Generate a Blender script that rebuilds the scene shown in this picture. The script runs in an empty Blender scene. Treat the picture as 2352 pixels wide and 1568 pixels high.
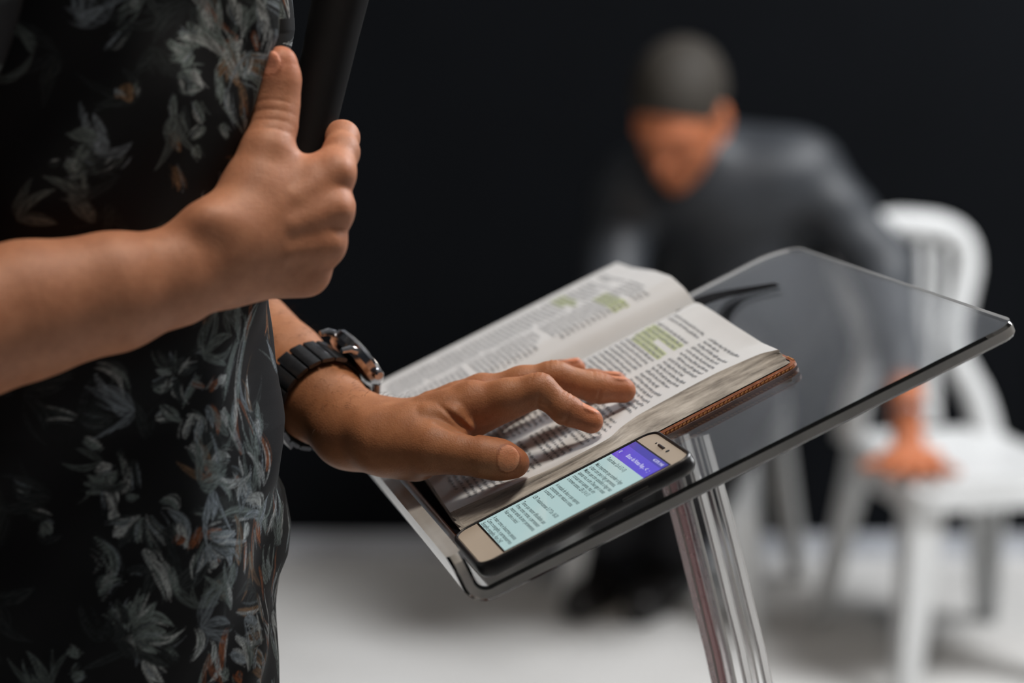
import bpy, bmesh, math, random
import numpy as np
from mathutils import Vector, Matrix

random.seed(7)
RNG = np.random.default_rng(11)
scene = bpy.context.scene
COL = scene.collection

# ------------------------------------------------------------------ camera
W, H = 2352, 1568
LENS, SENSOR = 50.0, 22.3
F = LENS / SENSOR * W
PITCH = math.radians(9.4)
CAM = np.array([0.0, 0.0, 1.30])
cp, sp = math.cos(PITCH), math.sin(PITCH)
cd = bpy.data.cameras.new('camera')
cam = bpy.data.objects.new('camera', cd); COL.objects.link(cam)
cd.lens, cd.sensor_width, cd.sensor_fit = LENS, SENSOR, 'HORIZONTAL'
cd.clip_start, cd.clip_end = 0.05, 60
cam.location = CAM
cam.rotation_euler = (math.pi / 2 - PITCH, 0, 0)
cd.dof.use_dof = True
cd.dof.focus_distance = 1.335
cd.dof.aperture_fstop = 2.3
scene.camera = cam

# ------------------------------------------------------------------ world, lights, exposure
world = bpy.data.worlds.new('world'); scene.world = world
world.use_nodes = True
bg = world.node_tree.nodes['Background']
bg.inputs[0].default_value = (0.80, 0.88, 1.0, 1); bg.inputs[1].default_value = 0.028
scene.view_settings.view_transform = 'Standard'
scene.view_settings.look = 'None'
scene.view_settings.exposure = 0.0
scene.view_settings.gamma = 1.0
scene.view_settings.use_curve_mapping = False

HEAD, TILT = math.radians(-13.5), math.radians(24.8)
V = np.array([math.sin(HEAD), math.cos(HEAD), 0.0])          # across the lectern, away from the camera
R = np.array([math.cos(HEAD), -math.sin(HEAD), 0.0])         # the way the reader faces
U = R * math.cos(TILT) + np.array([0, 0, math.sin(TILT)])    # up the sloping tray
N = np.cross(U, V)
if N[2] < 0: N = -N

def light(name, kind, loc, target, energy, color, size=0.1, spot=None, blend=0.4):
    l = bpy.data.lights.new(name, kind)
    l.energy = energy; l.color = color
    if kind == 'AREA': l.shape = 'SQUARE'; l.size = size
    else: l.shadow_soft_size = size
    if kind == 'SPOT': l.spot_size = math.radians(spot); l.spot_blend = blend
    o = bpy.data.objects.new(name, l); COL.objects.link(o)
    o.location = loc
    d = Vector(target) - Vector(loc)
    o.rotation_euler = d.to_track_quat('-Z', 'Y').to_euler()
    return o

BOOK_C = np.array([0.08, 1.45, 1.03])
def from_front(az, el, dist):
    a = math.radians(az); e = math.radians(el)
    d = (R * math.cos(a) + V * math.sin(a)) * math.cos(e) + np.array([0, 0, math.sin(e)])
    return tuple(BOOK_C + d * dist)
# stage lamps in front of the speaker, out of frame to the right
light('stage_spot_a', 'SPOT', from_front(-10, 40, 4.2), BOOK_C, 830, (1.0, 0.98, 0.95), 0.035, 75)
light('stage_spot_b', 'SPOT', from_front(4, 50, 4.0), BOOK_C, 760, (0.91, 0.96, 1.0), 0.035, 75)
light('stage_spot_c', 'SPOT', from_front(-24, 56, 4.0), BOOK_C, 720, (0.93, 0.97, 1.0), 0.035, 75)
light('stage_spot_d', 'SPOT', from_front(14, 62, 3.6), BOOK_C, 590, (0.86, 0.90, 1.0), 0.035, 75)
# ceiling lamp over the room, behind and above the camera
light('ceiling_lamp', 'AREA', (0.30, 1.20, 2.95), (0.0, 1.35, 1.0), 25, (1.0, 0.87, 0.74), 0.4)
light('rear_fill', 'AREA', (1.9, 3.2, 2.9), (0.7, 3.9, 0.0), 125, (0.97, 0.98, 1.0), 1.0)  # unseen area light added to brighten the floor at the back

# ------------------------------------------------------------------ geometry helpers
def ray(px, py):
    x = (px - W / 2) / F; y = -(py - H / 2) / F
    return np.array([x, cp + y * sp, -sp + y * cp])
def at(px, py, d):
    """the point at distance d along the view axis through a spot of the photograph"""
    return CAM + ray(px, py) * d
def pixel_of(P):
    q = np.asarray(P) - CAM
    fw = q @ np.array([0, cp, -sp]); up = q @ np.array([0, sp, cp])
    return W / 2 + F * q[..., 0] / fw, H / 2 - F * up / fw
O = at(1095, 1378, 1.25)
def T(u, v, h): return O + u * U + v * V + h * N
def on_h(px, py, h=0.0):
    d = ray(px, py); t = ((O + h * N - CAM) @ N) / (d @ N)
    X = CAM + d * t - O
    return X @ U, X @ V

def srgb(r, g, b):
    f = lambda c: (c / 255) / 12.92 if c / 255 <= 0.04045 else ((c / 255 + 0.055) / 1.055) ** 2.4
    return (f(r), f(g), f(b), 1.0)

def make_mesh(name, verts, faces, mats=(), smooth=True, parent=None, sharp=None, mat_idx=None):
    """verts (n,3); faces: an int array (m,4)/(m,3) or a list of tuples"""
    me = bpy.data.meshes.new(name)
    verts = np.asarray(verts, dtype=np.float32)
    if isinstance(faces, np.ndarray):
        m, k = faces.shape
        me.vertices.add(len(verts)); me.vertices.foreach_set('co', verts.ravel())
        me.loops.add(m * k); me.loops.foreach_set('vertex_index', faces.astype(np.int32).ravel())
        me.polygons.add(m)
        me.polygons.foreach_set('loop_start', np.arange(0, m * k, k, dtype=np.int32))
        me.update(calc_edges=True)
    else:
        me.from_pydata([tuple(map(float, v)) for v in verts], [], [tuple(map(int, f)) for f in faces])
        bm = bmesh.new(); bm.from_mesh(me); bmesh.ops.recalc_face_normals(bm, faces=bm.faces); bm.to_mesh(me); bm.free()
        me.update()
    me.polygons.foreach_set('use_smooth', [bool(smooth)] * len(me.polygons))
    if sharp is not None and smooth:
        me.set_sharp_from_angle(angle=math.radians(sharp))
    for m_ in mats: me.materials.append(m_)
    if mat_idx is not None: me.polygons.foreach_set('material_index', np.asarray(mat_idx, dtype=np.int32))
    o = bpy.data.objects.new(name, me); COL.objects.link(o)
    if parent is not None: o.parent = parent
    return o

def empty(name, loc=(0, 0, 0)):
    o = bpy.data.objects.new(name, None); COL.objects.link(o); o.location = tuple(loc)
    o.empty_display_size = 0.05
    return o
def adopt(child, parent):
    child.parent = parent
    child.matrix_parent_inverse = Matrix.Translation(parent.location).inverted()
    return child
def tag(o, label=None, category=None, group=None, kind=None):
    if label: o['label'] = label
    if category: o['category'] = category
    if group: o['group'] = group
    if kind: o['kind'] = kind
    return o

class MB:
    """collects shapes for one mesh"""
    def __init__(s): s.v, s.f = [], []
    def add(s, vs, fs):
        b = len(s.v); s.v += [tuple(map(float, p)) for p in vs]; s.f += [tuple(i + b for i in f) for f in fs]
    def box(s, c, ax, ay, az):
        """centre and three half-axis vectors"""
        c, ax, ay, az = map(np.asarray, (c, ax, ay, az))
        vs = [c + i * ax + j * ay + k * az for i in (-1, 1) for j in (-1, 1) for k in (-1, 1)]
        s.add(vs, [(0, 1, 3, 2), (4, 6, 7, 5), (0, 4, 5, 1), (2, 3, 7, 6), (0, 2, 6, 4), (1, 5, 7, 3)])
    def rings(s, rings, cap=True, closed=False):
        k = len(rings[0]); b = len(s.v)
        for r in rings: s.v += [tuple(map(float, p)) for p in r]
        n = len(rings)
        for i in range(n if closed else n - 1):
            a0, a1 = b + i * k, b + ((i + 1) % n) * k
            for j in range(k):
                j2 = (j + 1) % k
                s.f.append((a0 + j, a0 + j2, a1 + j2, a1 + j))
        if cap and not closed:
            s.f.append(tuple(b + j for j in reversed(range(k))))
            s.f.append(tuple(b + (n - 1) * k + j for j in range(k)))
    def tube(s, pts, radii, k=10, cap=True):
        pts = [np.asarray(p, float) for p in pts]
        if np.isscalar(radii): radii = [radii] * len(pts)
        prev = None; rings = []
        for i, p in enumerate(pts):
            t = pts[min(i + 1, len(pts) - 1)] - pts[max(i - 1, 0)]; t = t / np.linalg.norm(t)
            if prev is None:
                a = np.array([0, 0, 1.0]) if abs(t[2]) < 0.9 else np.array([1.0, 0, 0])
                x = np.cross(a, t)
            else: x = prev - t * (prev @ t)
            x /= np.linalg.norm(x); y = np.cross(t, x); prev = x
            rings.append([p + radii[i] * (math.cos(q) * x + math.sin(q) * y) for q in np.linspace(0, 2 * math.pi, k, endpoint=False)])
        s.rings(rings, cap)
    def lathe(s, c, axis, prof, k=32):
        """prof: list of (radius, height along axis)"""
        axis = np.asarray(axis, float); axis /= np.linalg.norm(axis)
        a = np.array([0, 0, 1.0]) if abs(axis[2]) < 0.9 else np.array([1.0, 0, 0])
        x = np.cross(a, axis); x /= np.linalg.norm(x); y = np.cross(axis, x)
        s.rings([[np.asarray(c) + axis * h + r * (math.cos(q) * x + math.sin(q) * y) for q in np.linspace(0, 2 * math.pi, k, endpoint=False)] for r, h in prof])
    def build(s, name, mat, parent=None, smooth=True, sharp=35, mi=None):
        return make_mesh(name, np.array(s.v), s.f, mat if isinstance(mat, list) else [mat], smooth, parent, sharp, mi)

def bez(pts, n):
    """Catmull-Rom through the points"""
    P = [np.asarray(p, float) for p in pts]; P = [2 * P[0] - P[1]] + P + [2 * P[-1] - P[-2]]
    out = []
    segs = len(P) - 3
    for t in np.linspace(0, segs - 1e-9, n):
        i = int(t); t -= i; a, b, c, d = P[i:i + 4]
        out.append(0.5 * ((2 * b) + (-a + c) * t + (2 * a - 5 * b + 4 * c - d) * t * t + (-a + 3 * b - 3 * c + d) * t ** 3))
    return np.array(out)

# ------------------------------------------------------------------ materials
def mat(name):
    m = bpy.data.materials.new(name); m.use_nodes = True
    nt = m.node_tree; b = nt.nodes['Principled BSDF']
    return m, nt, b
def N_(nt, t, **kw):
    n = nt.nodes.new(t)
    for k, v in kw.items():
        if k.startswith('_'): setattr(n, k[1:], v)
        else: n.inputs[k.replace('__', ' ')].default_value = v
    return n
def L_(nt, a, b): nt.links.new(a, b)
def plain(name, col, rough=0.5, metal=0.0, var=0.12, scale=40, bump=0.0, spec=0.5, stretch=None, coat=0.0):
    m, nt, b = mat(name)
    tc = N_(nt, 'ShaderNodeTexCoord'); no = N_(nt, 'ShaderNodeTexNoise', Scale=scale, Detail=5.0)
    src = tc.outputs['Object']
    if stretch:
        mp = N_(nt, 'ShaderNodeMapping', Scale=stretch); L_(nt, src, mp.inputs[0]); src = mp.outputs[0]
    L_(nt, src, no.inputs['Vector'])
    cr = N_(nt, 'ShaderNodeValToRGB')
    c = np.array(col[:3])
    cr.color_ramp.elements[0].position = 0.3; cr.color_ramp.elements[1].position = 0.7
    cr.color_ramp.elements[0].color = (*(c * (1 - var)), 1); cr.color_ramp.elements[1].color = (*np.minimum(c * (1 + var), 1), 1)
    L_(nt, no.outputs['Fac'], cr.inputs[0]); L_(nt, cr.outputs[0], b.inputs['Base Color'])
    b.inputs['Roughness'].default_value = rough; b.inputs['Metallic'].default_value = metal
    b.inputs['Specular IOR Level'].default_value = spec
    b.inputs['Coat Weight'].default_value = coat
    if bump:
        bp = N_(nt, 'ShaderNodeBump', Strength=bump, Distance=0.002)
        L_(nt, no.outputs['Fac'], bp.inputs['Height']); L_(nt, bp.outputs[0], b.inputs['Normal'])
    return m
def acrylic(name, tint=(1, 1, 1, 1), rough=0.015):
    m, nt, b = mat(name)
    no = N_(nt, 'ShaderNodeTexNoise', Scale=60.0, Detail=4.0); tc = N_(nt, 'ShaderNodeTexCoord')
    L_(nt, tc.outputs['Object'], no.inputs['Vector'])
    mr = N_(nt, 'ShaderNodeMapRange'); mr.inputs[3].default_value = rough * 0.4; mr.inputs[4].default_value = rough * 2.2
    L_(nt, no.outputs['Fac'], mr.inputs[0]); L_(nt, mr.outputs[0], b.inputs['Roughness'])
    b.inputs['Base Color'].default_value = tint
    b.inputs['Transmission Weight'].default_value = 1.0
    b.inputs['IOR'].default_value = 1.49
    return m

def skin_material(name, base, attr=True, rough=0.55):
    m, nt, b = mat(name)
    tc = N_(nt, 'ShaderNodeTexCoord')
    n1 = N_(nt, 'ShaderNodeTexNoise', Scale=70.0, Detail=9.0, Roughness=0.72)
    n2 = N_(nt, 'ShaderNodeTexVoronoi', Scale=900.0)
    n3 = N_(nt, 'ShaderNodeTexNoise', Scale=420.0, Detail=5.0)
    for n in (n1, n2, n3): L_(nt, tc.outputs['Object'], n.inputs['Vector'])
    cr = N_(nt, 'ShaderNodeValToRGB'); c = np.array(base)
    cr.color_ramp.elements[0].position = 0.28; cr.color_ramp.elements[1].position = 0.72
    cr.color_ramp.elements[0].color = (*(c * np.array([0.76, 0.69, 0.66])), 1)
    cr.color_ramp.elements[1].color = (*np.minimum(c * np.array([1.10, 1.10, 1.10]), 1), 1)
    L_(nt, n1.outputs['Fac'], cr.inputs[0])
    out = cr.outputs[0]
    if attr:
        at_ = N_(nt, 'ShaderNodeAttribute', _attribute_name='tint')
        mx = N_(nt, 'ShaderNodeMix', _data_type='RGBA', _blend_type='MULTIPLY')
        mx.inputs['Factor'].default_value = 1.0
        L_(nt, out, mx.inputs[6]); L_(nt, at_.outputs['Color'], mx.inputs[7]); out = mx.outputs[2]
    L_(nt, out, b.inputs['Base Color'])
    b.inputs['Roughness'].default_value = rough
    b.inputs['Specular IOR Level'].default_value = 0.4
    b.inputs['Subsurface Weight'].default_value = 0.12
    b.inputs['Subsurface Radius'].default_value = (0.006, 0.002, 0.001)
    b.inputs['Subsurface Scale'].default_value = 1.0
    ad = N_(nt, 'ShaderNodeMath', _operation='ADD'); L_(nt, n2.outputs['Distance'], ad.inputs[0]); L_(nt, n3.outputs['Fac'], ad.inputs[1])
    bp = N_(nt, 'ShaderNodeBump', Strength=0.22, Distance=0.0006)
    L_(nt, ad.outputs[0], bp.inputs['Height']); L_(nt, bp.outputs[0], b.inputs['Normal'])
    return m

M_SKIN = skin_material('skin', (0.43, 0.20, 0.105))
M_SKIN2 = skin_material('skin_seated', (0.50, 0.17, 0.075), attr=False)
M_HAIR = plain('short_hair', (0.026, 0.021, 0.015), 0.75, var=0.4, scale=200, bump=0.4)
M_BLACK = plain('black_plastic', (0.005, 0.005, 0.006), 0.6, var=0.2, spec=0.2)
M_RUBBER = plain('black_rubber_case', (0.010, 0.010, 0.012), 0.38, var=0.25, scale=300, bump=0.05)
M_GOLD = plain('champagne_bezel', (0.50, 0.44, 0.37), 0.35, var=0.05, scale=25)
M_STEEL = plain('brushed_steel', (0.45, 0.46, 0.49), 0.16, 1.0, var=0.15, scale=400)
M_DKSTEEL = plain('dark_steel', (0.075, 0.08, 0.09), 0.27, 0.8, var=0.2, scale=400)
M_WHITE = plain('white_plastic', (0.62, 0.63, 0.63), 0.42, var=0.05, scale=6)
M_ACRYL = acrylic('clear_acrylic', (0.985, 0.99, 0.99, 1))
M_ACRYL_EDGE = plain('sawn_acrylic_edge', (0.80, 0.80, 0.78), 0.26, var=0.12, scale=30)
M_ACRYL_EDGE.node_tree.nodes['Principled BSDF'].inputs['Transmission Weight'].default_value = 0.52
M_ACRYL_EDGE.node_tree.nodes['Principled BSDF'].inputs['IOR'].default_value = 1.49
M_ACRYL_PINK = acrylic('rose_tinted_acrylic', (0.80, 0.50, 0.52, 1), 0.2)
M_ACRYL_PINK.node_tree.nodes['Principled BSDF'].inputs['Transmission Weight'].default_value = 0.45
M_INK = plain('printed_ink', (0.26, 0.285, 0.315), 0.8, var=0.3, scale=900)
M_INK_GREEN = plain('green_marker', (0.50, 0.60, 0.30), 0.8, var=0.2, scale=500)
M_LEATHER = plain('brown_leather', (0.23, 0.066, 0.018), 0.5, var=0.35, scale=260, bump=0.4)
M_THREAD = plain('orange_thread', (0.58, 0.27, 0.10), 0.7, var=0.2, scale=900)
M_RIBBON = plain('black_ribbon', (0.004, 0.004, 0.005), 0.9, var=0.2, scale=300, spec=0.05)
M_TROUSER = plain('black_trousers', (0.012, 0.012, 0.015), 0.85, var=0.3, scale=60, bump=0.2)
M_SHOE = plain('black_leather_shoe', (0.012, 0.011, 0.011), 0.4, var=0.3, scale=60)
M_GREYSHIRT = plain('charcoal_shirt_cloth', (0.026, 0.030, 0.036), 0.55, var=0.2, scale=12, bump=0.3)

def paper_material():
    m, nt, b = mat('bible_paper')
    tc = N_(nt, 'ShaderNodeTexCoord'); n1 = N_(nt, 'ShaderNodeTexNoise', Scale=30.0, Detail=4.0)
    L_(nt, tc.outputs['Object'], n1.inputs['Vector'])
    cr = N_(nt, 'ShaderNodeValToRGB')
    cr.color_ramp.elements[0].color = (0.655, 0.69, 0.73, 1); cr.color_ramp.elements[1].color = (0.735, 0.775, 0.815, 1)
    L_(nt, n1.outputs['Fac'], cr.inputs[0]); L_(nt, cr.outputs[0], b.inputs['Base Color'])
    b.inputs['Roughness'].default_value = 0.75; b.inputs['Specular IOR Level'].default_value = 0.2
    return m
def page_edge_material():
    """fine streaks running along the edge of the leaves"""
    m, nt, b = mat('page_edges')
    at_ = N_(nt, 'ShaderNodeAttribute', _attribute_name='leaf')
    sep = N_(nt, 'ShaderNodeSeparateXYZ'); L_(nt, at_.outputs['Vector'], sep.inputs[0])
    cb = N_(nt, 'ShaderNodeCombineXYZ')
    mu = N_(nt, 'ShaderNodeMath', _operation='MULTIPLY'); mu.inputs[1].default_value = 8.0
    mh = N_(nt, 'ShaderNodeMath', _operation='MULTIPLY'); mh.inputs[1].default_value = 34.0
    L_(nt, sep.outputs[0], mu.inputs[0]); L_(nt, sep.outputs[1], mh.inputs[0])
    L_(nt, mu.outputs[0], cb.inputs[0]); L_(nt, mh.outputs[0], cb.inputs[1])
    n1 = N_(nt, 'ShaderNodeTexNoise', Scale=1.0, Detail=6.0, Roughness=0.7)
    L_(nt, cb.outputs[0], n1.inputs['Vector'])
    cr = N_(nt, 'ShaderNodeValToRGB'); e = cr.color_ramp.elements
    e[0].position = 0.30; e[0].color = (0.10, 0.095, 0.09, 1); e[1].position = 0.66; e[1].color = (0.62, 0.60, 0.56, 1)
    k = e.new(0.47); k.color = (0.36, 0.34, 0.31, 1)
    L_(nt, n1.outputs['Fac'], cr.inputs[0]); L_(nt, cr.outputs[0], b.inputs['Base Color'])
    b.inputs['Roughness'].default_value = 0.7
    bp = N_(nt, 'ShaderNodeBump', Strength=0.6, Distance=0.0008)
    L_(nt, n1.outputs['Fac'], bp.inputs['Height']); L_(nt, bp.outputs[0], b.inputs['Normal'])
    return m
M_PAPER, M_EDGE = paper_material(), page_edge_material()

def cloth_print_material():
    m, nt, b = mat('leaf_print_cloth')
    at_ = N_(nt, 'ShaderNodeAttribute', _attribute_name='print')
    L_(nt, at_.outputs['Color'], b.inputs['Base Color'])
    b.inputs['Roughness'].default_value = 0.8; b.inputs['Specular IOR Level'].default_value = 0.2
    tc = N_(nt, 'ShaderNodeTexCoord'); n1 = N_(nt, 'ShaderNodeTexNoise', Scale=1400.0, Detail=2.0)
    L_(nt, tc.outputs['Object'], n1.inputs['Vector'])
    bp = N_(nt, 'ShaderNodeBump', Strength=0.25, Distance=0.0004)
    L_(nt, n1.outputs['Fac'], bp.inputs['Height']); L_(nt, bp.outputs[0], b.inputs['Normal'])
    return m
M_PRINT = cloth_print_material()

def screen_material(name, col, strength):
    m, nt, b = mat(name)
    b.inputs['Base Color'].default_value = (0.02, 0.02, 0.02, 1); b.inputs['Roughness'].default_value = 0.12
    b.inputs['Emission Color'].default_value = (*col, 1); b.inputs['Emission Strength'].default_value = strength
    return m

# ------------------------------------------------------------------ signed-distance modelling of bodies
def smin(a, b, k):
    h = np.maximum(k - np.abs(a - b), 0) / k
    return np.minimum(a, b) - h * h * k * 0.25
def capsule(p, a, b, ra, rb, flat=None):
    a = np.asarray(a, np.float32); b = np.asarray(b, np.float32)
    ba = b - a; pa = p - a
    t = np.clip(pa @ ba / max(float(ba @ ba), 1e-9), 0, 1)
    q = pa - t[:, None] * ba
    d2 = np.einsum('ij,ij->i', q, q)
    if flat is not None:
        n, k = flat; n = np.asarray(n, np.float32); n = n / np.linalg.norm(n)
        d2 = d2 + (k * k - 1) * (q @ n) ** 2
    return np.sqrt(d2) - (ra + (rb - ra) * t)
def ellipsoid(p, c, axes, rad):
    q = p - np.asarray(c, np.float32)
    A = np.asarray(axes, np.float32)
    l = (q @ A.T) / np.asarray(rad, np.float32)
    k0 = np.linalg.norm(l, axis=1)
    return (k0 - 1) * min(rad)

def mesh_sdf(f, lo, hi, h, coarse=4):
    """surface nets on a narrow band"""
    lo = np.asarray(lo, float); hi = np.asarray(hi, float)
    n = (np.ceil((hi - lo) / h / coarse).astype(int) + 1)
    H4 = h * coarse
    ax = [lo[i] + (np.arange(n[i]) + 0.5) * H4 for i in range(3)]
    g = np.stack(np.meshgrid(*ax, indexing='ij'), -1).reshape(-1, 3).astype(np.float32)
    cv = f(g).reshape(n)
    near = np.abs(cv) < H4 * 2.2
    big = cv.astype(np.float32)
    for a in range(3): big = np.repeat(big, coarse, a)
    nb = near
    for a in range(3): nb = np.repeat(nb, coarse, a)
    idx = np.argwhere(nb)
    pts = (lo + (idx + 0.5) * h).astype(np.float32)
    vals = np.empty(len(pts), np.float32)
    for i in range(0, len(pts), 400000): vals[i:i + 400000] = f(pts[i:i + 400000])
    big[nb] = vals
    s = big < 0
    nx, ny, nz = big.shape
    c = np.zeros((nx - 1, ny - 1, nz - 1), np.uint8)
    for dx in (0, 1):
        for dy in (0, 1):
            for dz in (0, 1): c += s[dx:nx - 1 + dx, dy:ny - 1 + dy, dz:nz - 1 + dz]
    act = np.argwhere((c > 0) & (c < 8))
    ids = np.full(c.shape, -1, np.int32); ids[tuple(act.T)] = np.arange(len(act))
    acc = np.zeros((len(act), 3)); cnt = np.zeros(len(act))
    corners = [(dx, dy, dz) for dx in (0, 1) for dy in (0, 1) for dz in (0, 1)]
    cvs = {k: big[act[:, 0] + k[0], act[:, 1] + k[1], act[:, 2] + k[2]] for k in corners}
    for a in corners:
        for d in range(3):
            if a[d] == 0:
                b = list(a); b[d] = 1; b = tuple(b)
                va, vb = cvs[a], cvs[b]; m = (va < 0) != (vb < 0)
                t = np.where(m, va / np.where(va == vb, 1, va - vb), 0)
                pos = np.array(a, float)[None] + t[:, None] * (np.array(b) - np.array(a))[None]
                acc[m] += pos[m]; cnt[m] += 1
    verts = lo + (act + 0.5 + acc / cnt[:, None]) * h
    quads = []
    for d in range(3):
        o1, o2 = (d + 1) % 3, (d + 2) % 3
        sl0 = [slice(None)] * 3; sl1 = [slice(None)] * 3
        sl0[d] = slice(0, -1); sl1[d] = slice(1, None)
        e = np.argwhere(s[tuple(sl0)] != s[tuple(sl1)])
        ok = (e[:, o1] >= 1) & (e[:, o2] >= 1) & (e[:, o1] < big.shape[o1] - 1) & (e[:, o2] < big.shape[o2] - 1)
        e = e[ok]
        if not len(e): continue
        def cell(a, b):
            q = e.copy(); q[:, o1] -= a; q[:, o2] -= b
            return ids[q[:, 0], q[:, 1], q[:, 2]]
        q = np.stack([cell(1, 1), cell(0, 1), cell(0, 0), cell(1, 0)], 1)
        inside = s[e[:, 0], e[:, 1], e[:, 2]]
        q[~inside] = q[~inside][:, ::-1]
        quads.append(q)
    quads = np.concatenate(quads)
    quads = quads[(quads >= 0).all(1)]
    return verts, quads

def set_color(o, name, rgb):
    me = o.data
    ca = me.color_attributes.new(name, 'FLOAT_COLOR', 'POINT')
    rgba = np.ones((len(me.vertices), 4), np.float32); rgba[:, :3] = rgb
    ca.data.foreach_set('color', rgba.ravel())


# ------------------------------------------------------------------ the room
def floor_material():
    m, nt, b = mat('grey_floor')
    tc = N_(nt, 'ShaderNodeTexCoord')
    n1 = N_(nt, 'ShaderNodeTexNoise', Scale=1.7, Detail=5.0); n2 = N_(nt, 'ShaderNodeTexNoise', Scale=90.0, Detail=3.0)
    for n in (n1, n2): L_(nt, tc.outputs['Object'], n.inputs['Vector'])
    mx = N_(nt, 'ShaderNodeMath', _operation='MULTIPLY_ADD'); mx.inputs[1].default_value = 0.3
    L_(nt, n2.outputs['Fac'], mx.inputs[0]); L_(nt, n1.outputs['Fac'], mx.inputs[2])
    cr = N_(nt, 'ShaderNodeValToRGB'); e = cr.color_ramp.elements
    e[0].position = 0.45; e[0].color = (0.58, 0.57, 0.55, 1); e[1].position = 0.85; e[1].color = (0.74, 0.735, 0.72, 1)
    L_(nt, mx.outputs[0], cr.inputs[0]); L_(nt, cr.outputs[0], b.inputs['Base Color'])
    b.inputs['Roughness'].default_value = 0.55
    return m
M_FLOOR = floor_material()
M_WALLK = plain('black_painted_wall', (0.0030, 0.0037, 0.0050), 0.9, var=0.1, scale=3, spec=0.1)
M_WALLG = plain('grey_plaster', (0.30, 0.315, 0.34), 0.9, var=0.1, scale=2)
M_BASE = plain('grey_baseboard', (0.46, 0.48, 0.52), 0.5, var=0.1, scale=8)
M_CEIL = plain('white_ceiling', (0.62, 0.62, 0.62), 0.9, var=0.04, scale=2)
WALL_Y = 4.95
def slab(name, lo, hi, m):
    b = MB(); lo, hi = np.array(lo, float), np.array(hi, float); c = (lo + hi) / 2; d = (hi - lo) / 2
    b.box(c, (d[0], 0, 0), (0, d[1], 0), (0, 0, d[2]))
    return tag(b.build(name, m, smooth=False), kind='structure')
slab('floor', (-5, -3, -0.1), (6, 6.2, 0.0), M_FLOOR)
slab('wall_back', (-5, WALL_Y, 0.0), (6, WALL_Y + 0.15, 1.95), M_WALLK)
slab('wall_upper', (-5, WALL_Y + 0.02, 1.95), (6, WALL_Y + 0.15, 3.1), M_WALLG)
slab('ceiling', (-5, -3, 3.1), (6, 6.2, 3.2), M_CEIL)
slab('baseboard_back', (-5, WALL_Y - 0.02, 0.0), (6, WALL_Y, 0.05), M_BASE)
M_POST = plain('dark_brown_door_post', (0.030, 0.020, 0.014), 0.6, var=0.3, scale=4, stretch=(12, 12, 1))
slab('trim_1', (1.17, WALL_Y - 0.05, 0.0), (1.42, WALL_Y - 0.003, 2.1), M_POST)

# ------------------------------------------------------------------ lectern
def smooth_interp(x, xp, fp):
    xs = np.linspace(xp[0], xp[-1], 400); y = np.interp(xs, xp, fp)
    k = np.exp(-np.linspace(-2, 2, 25) ** 2); k /= k.sum()
    yp = np.concatenate([2 * y[0] - y[12:0:-1], y, 2 * y[-1] - y[-2:-14:-1]])
    return np.interp(x, xs, np.convolve(yp, k, 'valid'))
lectern = empty('lectern', (0.20, 1.42, 0.0))
tag(lectern, 'clear acrylic lectern with a sloping lipped tray on a curved column', 'lectern')
TH = 0.0085
LIP = 0.027
def tray_mesh():
    # the sheet runs up the lip, round the bend and up the slope
    path = []
    r = 0.010
    for s in np.linspace(LIP, r, 6): path.append((0.0, s, (-1, 0)))
    for a in np.linspace(0, math.pi / 2, 9)[1:-1]:
        path.append((r - r * math.cos(a), r - r * math.sin(a), (-math.cos(a), -math.sin(a))))
    for s in np.linspace(r, 0.338 - 0.03, 14): path.append((s, 0.0, (0, -1)))
    for s in 0.338 - 0.03 * (1 - np.sin(np.linspace(0, math.pi / 2, 12)[1:])): path.append((s, 0.0, (0, -1)))
    b = MB(); rings = []; ch = 0.0018; t = TH / 2
    for i, (u, h, n) in enumerate(path):
        v0 = -0.018 * u / 0.338 - 0.001; v1 = 0.350
        e = max(0.0, u - (0.338 - 0.03)) / 0.03
        cut_far = 0.03 * (1 - math.sqrt(max(0, 1 - min(e, 1) ** 2)))
        e2 = max(0.0, u - (0.338 - 0.012)) / 0.012
        cut_near = 0.012 * (1 - math.sqrt(max(0, 1 - min(e2, 1) ** 2)))
        if i < 6:
            k = (LIP - h) / 0.01
            if k < 1: q = 0.008 * (1 - math.sqrt(1 - (1 - k) ** 2)); cut_near += q; cut_far += q
        v0 += cut_near; v1 -= cut_far
        P = lambda v, w: T(u - n[0] * 0 + n[0] * w, v, h + n[1] * w)
        rings.append([P(v0 + ch, -t), P(v1 - ch, -t), P(v1, -t + ch), P(v1, t - ch), P(v1 - ch, t), P(v0 + ch, t), P(v0, t - ch), P(v0, -t + ch)])
    b.rings(rings)
    mi = [(1 if j in (2, 6) else 0) for i in range(len(rings) - 1) for j in range(8)] + [1, 1]
    o = b.build('tray', [M_ACRYL, M_ACRYL_EDGE], None, sharp=28, mi=mi)
    return adopt(o, lectern)
tray_mesh()
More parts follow.
